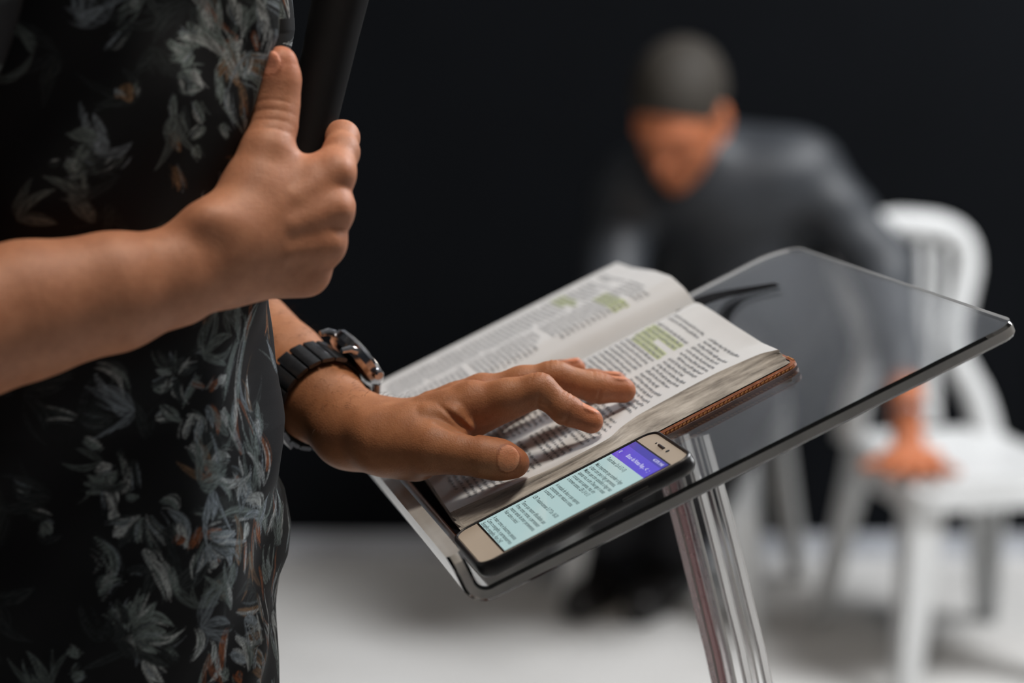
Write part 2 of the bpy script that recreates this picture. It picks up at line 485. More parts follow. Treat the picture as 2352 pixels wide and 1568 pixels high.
# curved column: three slim acrylic bars side by side
def bar(px_off, wR, wV, m, name, d):
    ys = [(1022, 1550), (1130, 1580), (1250, 1611), (1400, 1647), (1568, 1690)]
    pts = [at(x + px_off, y, d) for y, x in ys]
    low = pts[-1]
    pts += [np.array([low[0] + 0.024, low[1] + 0.004, 0.66]), np.array([low[0] + 0.042, low[1] + 0.008, 0.40]), np.array([low[0] + 0.046, low[1] + 0.008, 0.022])]
    P_ = np.array(pts)[::-1]; zs = np.linspace(P_[0, 2], P_[-1, 2], 40)
    C = np.stack([smooth_interp(zs, P_[:, 2], P_[:, 0]), smooth_interp(zs, P_[:, 2], P_[:, 1]), zs], 1)[::-1]; rings = []; ch = 0.0012
    for i, p in enumerate(C):
        t = C[min(i + 1, 39)] - C[max(i - 1, 0)]; t /= np.linalg.norm(t)
        x = R - t * (R @ t); x /= np.linalg.norm(x); y = np.cross(t, x)
        a, c = wR, wV
        rings.append([p + x * i_ * 1.0 + y * j_ for i_, j_ in ((-a + ch, -c), (a - ch, -c), (a, -c + ch), (a, c - ch), (a - ch, c), (-a + ch, c), (-a, c - ch), (-a, -c + ch))])
    b = MB(); b.rings(rings)
    mi = [(0 if j % 2 == 0 else 1) for i in range(39) for j in range(8)] + [1, 1]
    return adopt(b.build(name, [m, M_ACRYL_EDGE], None, sharp=28, mi=mi), lectern)
bar(-34, 0.0032, 0.008, M_ACRYL_PINK, 'column_bar', 1.425)
bar(8, 0.0058, 0.014, M_ACRYL, 'column_bar', 1.425)
bar(56, 0.0050, 0.014, M_ACRYL, 'column_bar', 1.425)
b = MB(); cb_ = at(1690, 1568, 1.425); bc = np.array([cb_[0] + 0.06, cb_[1] + 0.01, 0.012])
b.rings([[bc + R * x + V * y + np.array([0, 0, z]) for x, y in [(0.17 * math.copysign(abs(math.cos(a)) ** 0.35, math.cos(a)), 0.2 * math.copysign(abs(math.sin(a)) ** 0.35, math.sin(a))) for a in np.linspace(0, 2 * math.pi, 48, endpoint=False)]] for z in (-0.012, 0.010)])
adopt(b.build('base_plate', M_ACRYL, None, sharp=30), lectern)

# ------------------------------------------------------------------ open book
book = empty('book', T(0.13, 0.26, 0.0045)); book_e = book
tag(book, 'open thick book with small printed columns and a brown leather cover on the lectern', 'book')
EDGE_U = [0.0, 0.036, 0.058, 0.080, 0.105, 0.122, 0.132, 0.145, 0.2, 0.229, 0.2365]
EDGE_V = [0.1176, 0.109, 0.1042, 0.1008, 0.1025, 0.1035, 0.112, 0.1165, 0.1155, 0.111, 0.103]
GUT = 0.262
NEAR_S = np.array([0, .18, .48, .72, .87, .955, 1.0]); NEAR_H = np.array([.0152, .0146, .0185, .0225, .0240, .0228, .0192])
FAR_V = np.array([.262, .2645, .2732, .295, .338, .4009, .4432]); FAR_H = np.array([.0192, .0240, .0299, .0355, .0336, .0269, .0251])
def bottom_u(v): return np.interp(v, [0.1, 0.44], [0.0176, 0.0345])
def top_u(v): return np.interp(v, [0.1, 0.44], [0.2365, 0.2385])
def edge_v(u): return smooth_interp(u, EDGE_U, EDGE_V)
def near_page(s, t):
    """s: 0 fore-edge .. 1 gutter, t: 0 foot .. 1 head of the page"""
    u0 = 0.0176 + 0.006 * s; u = u0 + (top_u(0.18) - u0) * t
    v0 = edge_v(u); v = v0 + (GUT - v0) * s
    return u, v, smooth_interp(s, NEAR_S, NEAR_H) + 0.0008 * np.sin(u * 40) * (1 - s)
def far_page(s, t):
    """s: 0 gutter .. 1 fore-edge"""
    v = GUT + (0.4432 - GUT) * s
    u0 = 0.0236 + 0.011 * s; u = u0 + (0.2385 - u0) * t
    return u, v, smooth_interp(v, FAR_V, FAR_H)
def TV(u, v, h): return O + u[..., None] * U + v[..., None] * V + h[..., None] * N
def page_block(name, fn, outer_s, base_v, hbot):
    ns, nt_ = 70, 90
    S, Tt = np.meshgrid(np.linspace(0, 1, ns), np.linspace(0, 1, nt_), indexing='ij')
    u, v, h = fn(S, Tt)
    top = TV(u, v, h).reshape(-1, 3)
    verts = [top]; faces = []; mi = []
    I = lambda i, j: i * nt_ + j
    for i in range(ns - 1):
        for j in range(nt_ - 1): faces.append((I(i, j), I(i + 1, j), I(i + 1, j + 1), I(i, j + 1))); mi.append(0)
    # skirt: rings below the rim, slightly concave like a fore-edge
    rim = [(i, 0) for i in range(ns)] + [(ns - 1, j) for j in range(1, nt_)] + [(i, nt_ - 1) for i in range(ns - 2, -1, -1)] + [(0, j) for j in range(nt_ - 2, 0, -1)]
    K = 9; leaf = [np.stack([np.zeros(len(top)), np.zeros(len(top)), np.zeros(len(top))], 1)]
    per = 0.0; acc = []
    for a in range(len(rim)):
        acc.append(per)
        p, q = top[I(*rim[a])], top[I(*rim[(a + 1) % len(rim)])]; per += np.linalg.norm(p - q)
    rings = [[I(*r) for r in rim]]
    nv = len(top)
    for k in range(0, K + 1):
        f = k / K; ring = []; pts = []; lf = []
        for a, (i, j) in enumerate(rim):
            hh = h[i, j] + (hbot - h[i, j]) * f
            vv_ = v[i, j]; u_ = u[i, j]
            if (i == 0 and outer_s == 0) or (i == ns - 1 and outer_s == 1):
                vv_ = vv_ + (base_v - vv_) * f + (0.0016 if outer_s == 0 else -0.0016) * math.sin(math.pi * f)
                vv_ += 0.00035 * math.sin(k * 2.7 + 1.3 * math.sin(k * 1.9))
            if j == 0: u_ -= 0.0 - 0.0008 * math.sin(k * 2.1)
            if j == nt_ - 1: u_ += 0.0006 * math.sin(k * 2.3)
            pts.append(T(u_, vv_, hh)); ring.append(nv); nv += 1
            lf.append((acc[a] * 3.0, hh * 12.0, 0.3 * i / ns))
        verts.append(np.array(pts)); leaf.append(np.array(lf)); rings.append(ring)
    # ring 1 repeats the rim so that the edge leaves keep their own shading
    for k in range(1, K + 1):
        r0, r1 = rings[k], rings[k + 1]
        for a in range(len(rim)):
            a2 = (a + 1) % len(rim); faces.append((r0[a2], r0[a], r1[a], r1[a2])); mi.append(1)
    faces.append(tuple(reversed(rings[-1]))); mi.append(1)
    o = make_mesh(name, np.concatenate(verts), faces, [M_PAPER, M_EDGE], True, None, 40, mi)
    lf = np.concatenate(leaf).astype(np.float32)
    a_ = o.data.attributes.new('leaf', 'FLOAT_VECTOR', 'POINT'); a_.data.foreach_set('vector', lf.ravel())
    return adopt(o, book)
blk_near = page_block('page_block', near_page, 0, 0.0905, 0.0085)
blk_far = page_block('page_block', far_page, 1, 0.452, 0.0085)
tag(blk_near, 'near half of the pages with grey streaked fore-edge'); tag(blk_far, 'far half of the pages curling up from the gutter')

def print_page(fn, cols, block, flip):
    """letters of small type; cols: (s_left, s_right) as the reader sees them"""
    rnd = random.Random(3 if flip else 5)
    ink = {0: ([], []), 1: ([], [])}
    pitch = 0.00405
    def add(kind, c, dx, dy):
        vs, fs = ink[kind]; b0 = len(vs)
        for a, b_ in ((-1, -1), (1, -1), (1, 1), (-1, 1)): vs.append(c + dx * a + dy * b_)
        fs.append((b0, b0 + 1, b0 + 2, b0 + 3))
    nl = 47
    for ci, (sa, sb) in enumerate(cols):
        para = 0
        for li in range(nl):
            t = 0.915 - li * pitch / 0.2155
            if t < 0.04: continue
            if li in (2, 19, 33) and ci == (li % 2): continue
            width = abs(sb - sa) * 0.165
            indent = 0.006 if rnd.random() < 0.14 else 0.0
            end = width * (1.0 if rnd.random() > 0.2 else rnd.uniform(0.45, 0.95))
            x = indent
            hl = ((ci == 0 and not flip and 4 <= li <= 8) or (flip and ci == 1 and 5 <= li <= 7) or (flip and ci == 0 and 9 <= li <= 11))
            word_n = 0
            while x < end:
                nlet = rnd.choice((2, 3, 4, 4, 5, 6, 7, 8))
                x0 = x
                for _ in range(nlet):
                    lw = rnd.choice((0.0006, 0.0009, 0.0011, 0.0012, 0.0014))
                    if x + lw > end: break
                    s = sa + (sb - sa) * (x + lw / 2) / width
                    up = rnd.choice((0, 0, 0, 1, 1, -1))
                    P = TV(*[np.asarray(q) for q in fn(np.array(s), np.array(t))])
                    P2 = TV(*[np.asarray(q) for q in fn(np.array(s + (sb - sa) * 0.01), np.array(t))])
                    P3 = TV(*[np.asarray(q) for q in fn(np.array(s), np.array(t + 0.004))])
                    ex = (P2 - P) / np.linalg.norm(P2 - P); ey = (P3 - P) / np.linalg.norm(P3 - P)
                    n = np.cross(ex, ey); n = n if n @ N > 0 else -n
                    hgt = 0.00068 + (0.0003 if up else 0)
                    add(0, P + n * 0.00018 + ey * up * 0.0004, ex * lw * 0.42, ey * hgt)
                    x += lw
                if hl and x > x0:
                    s = sa + (sb - sa) * ((x0 + x) / 2 + 0.0005) / width
                    P = TV(*[np.asarray(q) for q in fn(np.array(s), np.array(t))])
                    P2 = TV(*[np.asarray(q) for q in fn(np.array(s + (sb - sa) * 0.01), np.array(t))])
                    P3 = TV(*[np.asarray(q) for q in fn(np.array(s), np.array(t + 0.004))])
                    ex = (P2 - P) / np.linalg.norm(P2 - P); ey = (P3 - P) / np.linalg.norm(P3 - P)
                    n = np.cross(ex, ey); n = n if n @ N > 0 else -n
                    add(1, P + n * 0.0001, ex * (x - x0 + 0.001) / 2, ey * 0.00165)
                x += 0.0013
    o = make_mesh('printed_text', np.array(ink[0][0]), np.array(ink[0][1]), [M_INK], False)
    adopt(o, book); o.parent = block; o.matrix_parent_inverse = Matrix.Translation(book.location).inverted()
    block.matrix_parent_inverse = Matrix.Translation(book.location).inverted()
    o.matrix_parent_inverse = Matrix.Identity(4); tag(o, kind='stuff')
    if ink[1][0]:
        g = make_mesh('highlighter_mark', np.array(ink[1][0]), np.array(ink[1][1]), [M_INK_GREEN], False)
        g.parent = block; tag(g, kind='stuff')
# the reader's left is away from the camera
print_page(near_page, [(0.90, 0.50), (0.44, 0.08)], blk_near, False)
print_page(far_page, [(0.90, 0.52), (0.47, 0.13)], blk_far, True)

# leather cover with a stitched rim
def rounded(u0, u1, v0, v1, r, k=6):
    pts = []
    for cu, cv, a0 in ((u1 - r, v1 - r, 0), (u0 + r, v1 - r, 90), (u0 + r, v0 + r, 180), (u1 - r, v0 + r, 270)):
        for a in np.linspace(a0, a0 + 90, k): pts.append((cu + r * math.cos(math.radians(a)), cv + r * math.sin(math.radians(a))))
    return pts
b = MB()
outer = rounded(0.0130, 0.2415, 0.0865, 0.458, 0.008)
inner = rounded(0.0140, 0.2405, 0.0875, 0.457, 0.0075)
b.rings([[T(u, v, 0.0046) for u, v in inner], [T(u, v, 0.0052) for u, v in outer], [T(u, v, 0.0074) for u, v in outer], [T(u, v, 0.0081) for u, v in inner]])
cover = adopt(b.build('cover', M_LEATHER, None, sharp=50), book)
tag(cover, 'brown leather cover with rounded stitched corners')
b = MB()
b.rings([[T(u, v, h) for u, v in rounded(0.0136, 0.2388, 0.0892, 0.4560, 0.0065)] for h in (0.0080, 0.0084)])  # black sheet added to darken the band at the foot of the book
ln_ = b.build('black_sheet', M_RIBBON, None, sharp=30); ln_.parent = cover; tag(ln_, 'thin black sheet on top of the cover')
b = MB()
for i in range(78):
    u = 0.020 + i * 0.0028
    b.box(T(u, 0.0863, 0.0064), U * 0.0010 + N * 0.0003, V * 0.0004, N * 0.0004)
for i in range(4):
    b.box(T(0.2408, 0.094 + i * 0.0028, 0.0080), V * 0.0010, U * 0.0004, N * 0.0004)
st = b.build('stitching', M_THREAD, None, smooth=False); st.parent = cover; tag(st, kind='stuff')
# ribbon marker hanging out of the head of the book
b = MB()
rp = []
for (px, py, h) in ((1618, 690, 0.0165), (1650, 680, 0.010), (1690, 671, 0.0065), (1740, 662, 0.0056), (1785, 654, 0.0054)):
    u, v = on_h(px, py, h); rp.append((u, v, h))
ctr = [(0.225, 0.262, 0.0205)] + rp
C = bez([np.array(c) for c in ctr], 24)
vs, fs = [], []
for i, c in enumerate(C):
    wv = 0.0125 * (1 - 0.55 * max(0, i - 8) / 15)
    for sgn in (-1, 1):
        for dh in (0.0, 0.0005): vs.append(T(c[0], c[1] + sgn * wv, c[2] + dh + 0.0002))
    if i:
        a0 = (i - 1) * 4; a1 = i * 4
        fs += [(a0 + 1, a0 + 3, a1 + 3, a1 + 1), (a0, a1, a1 + 2, a0 + 2), (a0, a0 + 1, a1 + 1, a1), (a0 + 2, a1 + 2, a1 + 3, a0 + 3)]
fs += [(0, 2, 3, 1), (92, 93, 95, 94)]
b.add(vs, fs); adopt(b.build('ribbon_marker', M_RIBBON, None), book)

# ------------------------------------------------------------------ phone
PU0, PU1, PV0, PV1 = 0.0085, 0.1450, 0.0040, 0.0790
HB, HT = 0.0046, 0.0150
phone = empty('phone', T(0.077, 0.041, HB))
tag(phone, 'smartphone in a black rubber case with a lit note page, lying beside the open book', 'phone')
b = MB()
def rr(inset, h, r=0.011, k=8): return [T(u, v, h) for u, v in rounded(PU0 + inset, PU1 - inset, PV0 + inset, PV1 - inset, max(r - inset, 0.002), k)]
b.rings([rr(0.004, HB), rr(0.0015, HB + 0.0008), rr(0.0003, HB + 0.003), rr(0.0, HB + 0.0055), rr(0.0004, HT - 0.0016), rr(0.0010, HT - 0.0004), rr(0.0018, HT), rr(0.0025, HT - 0.0003), rr(0.0027, HT - 0.0016)], cap=True)
adopt(b.build('case', M_RUBBER, None, sharp=60), phone)
b = MB()
b.rings([rr(0.0027, HT - 0.0030), rr(0.0027, HT - 0.0013), rr(0.0033, HT - 0.0008)])
face = adopt(b.build('front_face', M_GOLD, None, sharp=30), phone)
HS = HT - 0.0008
def flat_rect(name, u0, u1, v0, v1, h, m, parent, th=0.0003):
    bb = MB(); bb.box(T((u0 + u1) / 2, (v0 + v1) / 2, h - th / 2), U * (u1 - u0) / 2, V * (v1 - v0) / 2, N * th / 2)
    o = bb.build(name, m, None, smooth=False); adopt(o, phone)
    if parent is not phone: o.parent = parent; o.matrix_parent_inverse = Matrix.Identity(4)
    return o
SU0, SU1 = 0.0265, 0.1295
SV0, SV1 = 0.0100, 0.0745
M_SCR_BK = plain('screen_border', (0.006, 0.006, 0.007), 0.2, var=0.1)
M_SCR = screen_material('lit_note_page', (0.47, 0.66, 0.66), 0.82)
M_SCR_P = screen_material('purple_app_bar', (0.085, 0.055, 0.56), 0.95)
M_SCR_P2 = screen_material('purple_status_bar', (0.045, 0.035, 0.36), 0.95)
M_SCR_T = screen_material('white_screen_lettering', (0.60, 0.60, 0.80), 0.9)
M_SCR_TX = plain('dark_screen_lettering', (0.035, 0.06, 0.065), 0.5, var=0.1)
scr = flat_rect('screen', SU0 - 0.0012, SU1 + 0.0012, SV0 - 0.0012, SV1 + 0.0012, HS + 0.0001, M_SCR_BK, phone, 0.0006)
flat_rect('note_page', SU0, 0.1135, SV0, SV1, HS + 0.0003, M_SCR, scr)
flat_rect('app_bar', 0.1135, 0.1245, SV0, SV1, HS + 0.0003, M_SCR_P, scr)
flat_rect('status_bar', 0.1245, SU1, SV0, SV1, HS + 0.0003, M_SCR_P2, scr)
MTX = np.stack([-V, U, N], 1)
def screen_text(s, size, u, v, m, name='screen_lettering', squeeze=1.0):
    cu = bpy.data.curves.new(name, 'FONT'); cu.body = s; cu.size = size; cu.offset = 0.00005
    tmp = bpy.data.objects.new(name, cu); COL.objects.link(tmp)
    bpy.context.view_layer.update()
    me = bpy.data.meshes.new_from_object(tmp.evaluated_get(bpy.context.evaluated_depsgraph_get()))
    bpy.data.objects.remove(tmp); bpy.data.curves.remove(cu)
    n = len(me.vertices); co = np.empty(n * 3, np.float32); me.vertices.foreach_get('co', co); co = co.reshape(-1, 3)
    co[:, 0] *= squeeze
    P = T(u, v, HS + 0.00045) + co @ MTX.T
    me.vertices.foreach_set('co', P.astype(np.float32).ravel()); me.materials.clear(); me.materials.append(m); me.name = name
    o = bpy.data.objects.new(name, me); COL.objects.link(o); adopt(o, phone); o.parent = scr; o.matrix_parent_inverse = Matrix.Identity(4)
    return o
screen_text('Bloco de Notas Rep...', 0.0040, 0.1178, SV1 - 0.016, M_SCR_T)
screen_text('<  :', 0.0052, 0.1172, SV0 + 0.012, M_SCR_T)
screen_text('\u00ab', 0.0052, 0.1172, SV1 - 0.003, M_SCR_T)
screen_text('4G 87% 19:48', 0.0030, 0.1259, SV0 + 0.020, M_SCR_T)
NOTE = ['Texto base: (Lv 6:12-13)', '', 'Mais importante que acender o fogo', 'e fazer com que o fogo permaneca.', 'Mesmo que com acendido o fogo nao', 'apenas nos, e sim: Deus age o nosso', 'coracao nao e apenas, mas sim', 'o homem acesso, LER LV 6:13', '',
        'A vontade de deus e que sejamos', 'consistentes em relacao a nossa', 'a oracao e fe.', '', 'LER Tessalonicenses 5:17 Do 18-20', '',
        'Temos que manter dificuldades que', 'firmes como crentes, e permanecer', 'mesmo sendo de amor perseverante.', 'Falar sobre o inicio!', '', 'A maior como e buscarmos pessoas', 'Como o evangelho, e permanecermos', 'Evangelho evangelho. Atos 2:42']
for i, s in enumerate(NOTE):
    if s: screen_text(s, 0.0039, 0.1088 - i * 0.00372, SV1 - 0.004, M_SCR_TX, 'note_line', 0.92)
# earpiece, sensor, lens on the top bezel
b = MB(); b.tube([T(0.1365, 0.044 + dv, HS + 0.0001) for dv in (-0.005, 0.005)], 0.0009, 8); adopt(b.build('earpiece', M_DKSTEEL, None), phone)
for dv, r in ((-0.0115, 0.0013), (0.0105, 0.0008)):
    b = MB(); b.lathe(T(0.1365, 0.044 + dv, HS - 0.0002), N, [(r, 0), (r, 0.0004), (r * 0.5, 0.0005)], 14); adopt(b.build('front_lens', M_DKSTEEL, None), phone)
for u0, u1 in ((0.097, 0.113), (0.076, 0.086)):
    b = MB(); b.tube([T(u0, PV0 - 0.0001, HT - 0.0045), T(u1, PV0 - 0.0001, HT - 0.0045)], 0.0009, 8); adopt(b.build('side_button', M_RUBBER, None), phone)

# ------------------------------------------------------------------ the speaker: arms and hands
def A(*q): return at(*q)
PXM = F   # one metre at one metre distance, in photograph units
def chain(p, pts, rad, k=0.004, flat=None):
    d = None
    for i in range(len(pts) - 1):
        c = capsule(p, pts[i], pts[i + 1], rad[i], rad[i + 1], flat)
        d = c if d is None else smin(d, c, k)
    return d
def unit(v): v = np.asarray(v, float); return v / np.linalg.norm(v)

class Hand:
    """joints of an arm and hand; all in metres"""
    pass
LH = Hand()      # his left hand, spread on the page
LH.elbow = A(215, 470, 1.625); LH.fore = [A(215, 470, 1.625), A(480, 700, 1.520), A(640, 838, 1.468), A(735, 922, 1.432), A(810, 982, 1.408)]
LH.fore_r = [0.044, 0.037, 0.0305, 0.0270, 0.0238]
LH.meta = [  # wrist end, knuckle, radii
    (A(845, 992, 1.378), A(1088, 930, 1.380), 0.0125, 0.0112),
    (A(850, 986, 1.395), A(1112, 912, 1.402), 0.0122, 0.0110),
    (A(855, 986, 1.412), A(1125, 916, 1.424), 0.0122, 0.0104),
    (A(855, 996, 1.425), A(1120, 932, 1.445), 0.0125, 0.0098)]
tipz = 0.008
LH.fingers = [
    ([A(1088, 926, 1.380), A(1160, 912, 1.376), A(1238, 894, 1.3735), A(1300, 941, 1.3715), A(1358, 968, 1.370)], [0.0118, 0.0104, 0.0094, 0.0085, 0.0072]),
    ([A(1112, 908, 1.402), A(1200, 882, 1.402), A(1272, 866, 1.401), A(1372, 891, 1.404), A(1432, 897, 1.4055)], [0.0115, 0.0105, 0.0096, 0.0088, 0.0076]),
    ([A(1125, 912, 1.424), A(1205, 892, 1.428), A(1280, 874, 1.432), A(1362, 880, 1.434), A(1418, 880, 1.435)], [0.0108, 0.0096, 0.0088, 0.0080, 0.0066]),
    ([A(1120, 930, 1.445), A(1190, 902, 1.456), A(1240, 876, 1.463), A(1287, 856, 1.468), A(1324, 846, 1.470)], [0.0100, 0.0088, 0.0078, 0.0072, 0.0060])]
LH.thumb = ([A(880, 1022, 1.378), A(995, 1030, 1.362), A(1052, 1040, 1.356), A(1108, 1049, 1.352), A(1150, 1056, 1.352), A(1182, 1063, 1.353)], [0.0175, 0.0146, 0.0116, 0.0112, 0.0110, 0.0088])
RH = Hand()      # his right hand, round the microphone
DZ = -0.03
def B(x, y, d): return at(x, y, d + DZ)
RH.fore = [B(-520, 885, 1.150), B(-180, 785, 1.180), B(60, 712, 1.205), B(260, 670, 1.222), B(400, 636, 1.236), B(490, 582, 1.246)]
RH.fore_r = [0.043, 0.0395, 0.0350, 0.0305, 0.0250, 0.0245]
RH.meta = [
    (B(540, 520, 1.252), B(768, 397, 1.272), 0.0160, 0.0104),
    (B(535, 556, 1.250), B(765, 481, 1.266), 0.0160, 0.0104),
    (B(530, 594, 1.252), B(746, 560, 1.266), 0.0160, 0.0104),
    (B(525, 628, 1.258), B(706, 628, 1.272), 0.0165, 0.0108)]
RH.fingers = [
    ([B(768, 397, 1.272), B(783, 350, 1.288), B(786, 316, 1.304), B(745, 312, 1.328), B(712, 330, 1.332)], [0.0104, 0.0094, 0.0088, 0.0084, 0.0070]),
    ([B(765, 481, 1.266), B(772, 474, 1.288), B(762, 462, 1.308), B(712, 455, 1.326), B(680, 462, 1.316)], [0.0104, 0.0096, 0.0092, 0.0084, 0.0072]),
    ([B(746, 560, 1.266), B(750, 553, 1.286), B(738, 545, 1.304), B(690, 542, 1.322), B(660, 550, 1.312)], [0.0104, 0.0092, 0.0086, 0.0080, 0.0070]),
    ([B(706, 628, 1.272), B(708, 620, 1.290), B(696, 614, 1.302), B(658, 612, 1.314), B(636, 616, 1.306)], [0.0108, 0.0086, 0.0080, 0.0074, 0.0064])]
RH.thumb = ([B(535, 540, 1.248), B(585, 430, 1.262), B(612, 352, 1.268), B(630, 286, 1.276), B(634, 236, 1.280), B(641, 180, 1.280), B(645, 142, 1.279)],
            [0.0190, 0.0170, 0.0142, 0.0116, 0.0118, 0.0110, 0.0086])

# nails: centre, long axis, normal
def nail(c, along, normal, ln, wd, th=0.0012):
    n = unit(normal); a = unit(np.asarray(along) - n * (np.asarray(along) @ n)); w = np.cross(n, a)
    return (np.asarray(c, np.float32), np.stack([a, w, n]).astype(np.float32), (ln, wd, th))
def thumb_nail_L():
    t = unit(LH.thumb[0][-1] - LH.thumb[0][-3]); nrm = unit(at(1160, 1048, 1.33) - at(1172, 1066, 1.3532))
    nrm = unit(nrm - t * (nrm @ t))
    return nail(LH.thumb[0][-2] * 0.62 + LH.thumb[0][-1] * 0.38 + nrm * 0.0097, t, nrm, 0.0070, 0.0080, 0.0026)
def finger_nail(f, roll, ln=0.0065, wd=0.0055):
    pts, r = f; t = unit(pts[-1] - pts[-2]); n = unit(np.asarray(roll) - t * (np.asarray(roll) @ t))
    return nail(pts[-1] * 0.75 + pts[-2] * 0.25 + n * (r[-1] * 0.88), t, n, ln, wd, 0.0018)
up = np.array([0, 0, 1.0])
LH.nails = [thumb_nail_L()] + [finger_nail(f, N + 0.25 * V) for f in LH.fingers]
tR = unit(RH.thumb[0][-1] - RH.thumb[0][-3])
RH.nails = [nail(RH.thumb[0][-2] * 0.3 + RH.thumb[0][-1] * 0.7 + unit(np.array([-0.55, -0.8, 0.1])) * 0.0088, tR, np.array([-0.55, -0.8, 0.1]), 0.0085, 0.0072, 0.002)]

def arm_sdf(Hd, side):
    fore, fr = Hd.fore, Hd.fore_r
    wr = (Hd.meta[1][0] + Hd.meta[2][0]) / 2
    across = unit(Hd.meta[3][1] - Hd.meta[0][1])
    along = unit(Hd.meta[1][1] - wr)
    dors = unit(np.cross(along, across))
    def f(p):
        d = chain(p, fore, fr, 0.006, (dors, 1.10))
        d = smin(d, capsule(p, fore[-1], wr, fr[-1] * 0.96, 0.0205, (dors, 1.25)), 0.010)
        palm = None
        for a, b, ra, rb in Hd.meta:
            c = capsule(p, a, b, ra, rb); palm = c if palm is None else smin(palm, c, 0.014)
        for i in range(3):   # flesh between the knuckles
            a, b = Hd.meta[i], Hd.meta[i + 1]
            palm = smin(palm, capsule(p, (a[1] * 0.8 + a[0] * 0.2), (b[1] * 0.8 + b[0] * 0.2), 0.0092, 0.0092), 0.010)
        d = smin(d, palm, 0.014)
        tp, tr = Hd.thumb
        th = chain(p, tp, tr, 0.006)
        if side == 'L':
            # the web from thumb to forefinger and the ball of the thumb
            d = smin(d, capsule(p, at(950, 1000, 1.374), at(1030, 985, 1.380), 0.0140, 0.0070), 0.010)
            d = smin(d, capsule(p, at(800, 1004, 1.398), at(955, 1040, 1.384), 0.0180, 0.0172), 0.012)
            d = smin(d, capsule(p, at(830, 1005, 1.42), at(1000, 985, 1.44), 0.014, 0.011), 0.02)
        else:
            d = smin(d, capsule(p, B(600, 440, 1.268), B(735, 400, 1.280), 0.0130, 0.0095), 0.014)
            d = smin(d, capsule(p, B(560, 520, 1.272), B(640, 430, 1.285), 0.0140, 0.010), 0.016)
            d = smin(d, capsule(p, B(520, 600, 1.268), B(640, 590, 1.282), 0.0160, 0.012), 0.016)
            d = smin(d, ellipsoid(p, B(478, 505, 1.232), np.eye(3), (0.010, 0.010, 0.008)), 0.012)
        d = smin(d, th, 0.010)
        res = d
        for (pts, r) in Hd.fingers:
            fd = chain(p, pts, r, 0.005)
            res = np.minimum(res, smin(d, fd, 0.0065))
        # knuckle bumps and tendons
        for i, (a, b, ra, rb) in enumerate(Hd.meta):
            k = b + dors * (rb * 0.52) * (-1 if side == 'R' else 1) * DSIGN[side]
            res = smin(res, np.linalg.norm(p - k.astype(np.float32), axis=1) - rb * 0.74, 0.005)
            if i < 3:
                off = dors * DSIGN[side] * (-1 if side == 'R' else 1)
                res = smin(res, capsule(p, a * 0.45 + b * 0.55 + off * (ra * 0.72), b + off * rb * 0.72, 0.0028, 0.0036), 0.006)
        if side == 'L':   # the crease where the thumb leaves the web
            res = smin(res, capsule(p, at(1088, 962, 1.3845), at(1192, 916, 1.3785), 0.0112, 0.0088), 0.008)
            web = smin(capsule(p, at(985, 960, 1.372), at(1040, 958, 1.3705), 0.0090, 0.0082), capsule(p, at(1040, 958, 1.3705), at(1064, 982, 1.3700), 0.0082, 0.0068), 0.004)
            res = smin(res, web, 0.0022)
            g = capsule(p, at(1004, 968, 1.3565), at(1062, 994, 1.3545), 0.0012, 0.0024)
            res = -smin(-res, g, 0.003)
        for (c, ax, rad) in Hd.nails:
            res = smin(res, ellipsoid(p, c, ax, rad), 0.0012)
        # creases over the thumb joint
        for (c, n, w, rr_, am) in getattr(Hd, 'creases', []):
            q = p - c.astype(np.float32); dn = np.abs(q @ n.astype(np.float32)); far = np.linalg.norm(q, axis=1)
            res = res + am * np.exp(-(dn / w) ** 2) * np.clip(1 - far / rr_, 0, 1)
        return res
    return f
DSIGN = {'L': 1, 'R': 1}
def dorsal(Hd):
    wr = (Hd.meta[1][0] + Hd.meta[2][0]) / 2
    return unit(np.cross(unit(Hd.meta[1][1] - wr), unit(Hd.meta[3][1] - Hd.meta[0][1])))
if dorsal(LH)[2] < 0: DSIGN['L'] = -1
DSIGN['R'] = 1 if dorsal(RH)[1] > 0 else -1      # its back faces the camera
ipR = (RH.thumb[0][3] * 0.35 + RH.thumb[0][4] * 0.65); axR = unit(RH.thumb[0][4] - RH.thumb[0][3])
RH.creases = [(ipR + axR * o + np.array([0, -0.011, 0]), axR, 0.0008, 0.014, 0.0008) for o in (-0.012, -0.006, 0.0, 0.0055)]
LH.creases = []
for f in LH.fingers[:2]:
    for j, o in ((2, 0.0), (3, 0.0)):
        ax_ = unit(f[0][j + 1] - f[0][j - 1]); LH.creases += [(f[0][j] + np.array([0, 0, 0.008]) + ax_ * s_, ax_, 0.0008, 0.011, 0.0007) for s_ in (-0.003, 0.0, 0.003)]
        LH.creases += [(f[0][j] - np.array([0, 0.006, 0.005]), ax_, 0.0010, 0.012, 0.0011)]
w0 = at(1050, 975, 1.36)
LH.creases += [(at(1040 + i * 14, 962 + i * 9, 1.362), unit(at(1100, 930, 1.36) - at(1030, 1000, 1.36)), 0.0010, 0.017, 0.0018) for i in range(4)]

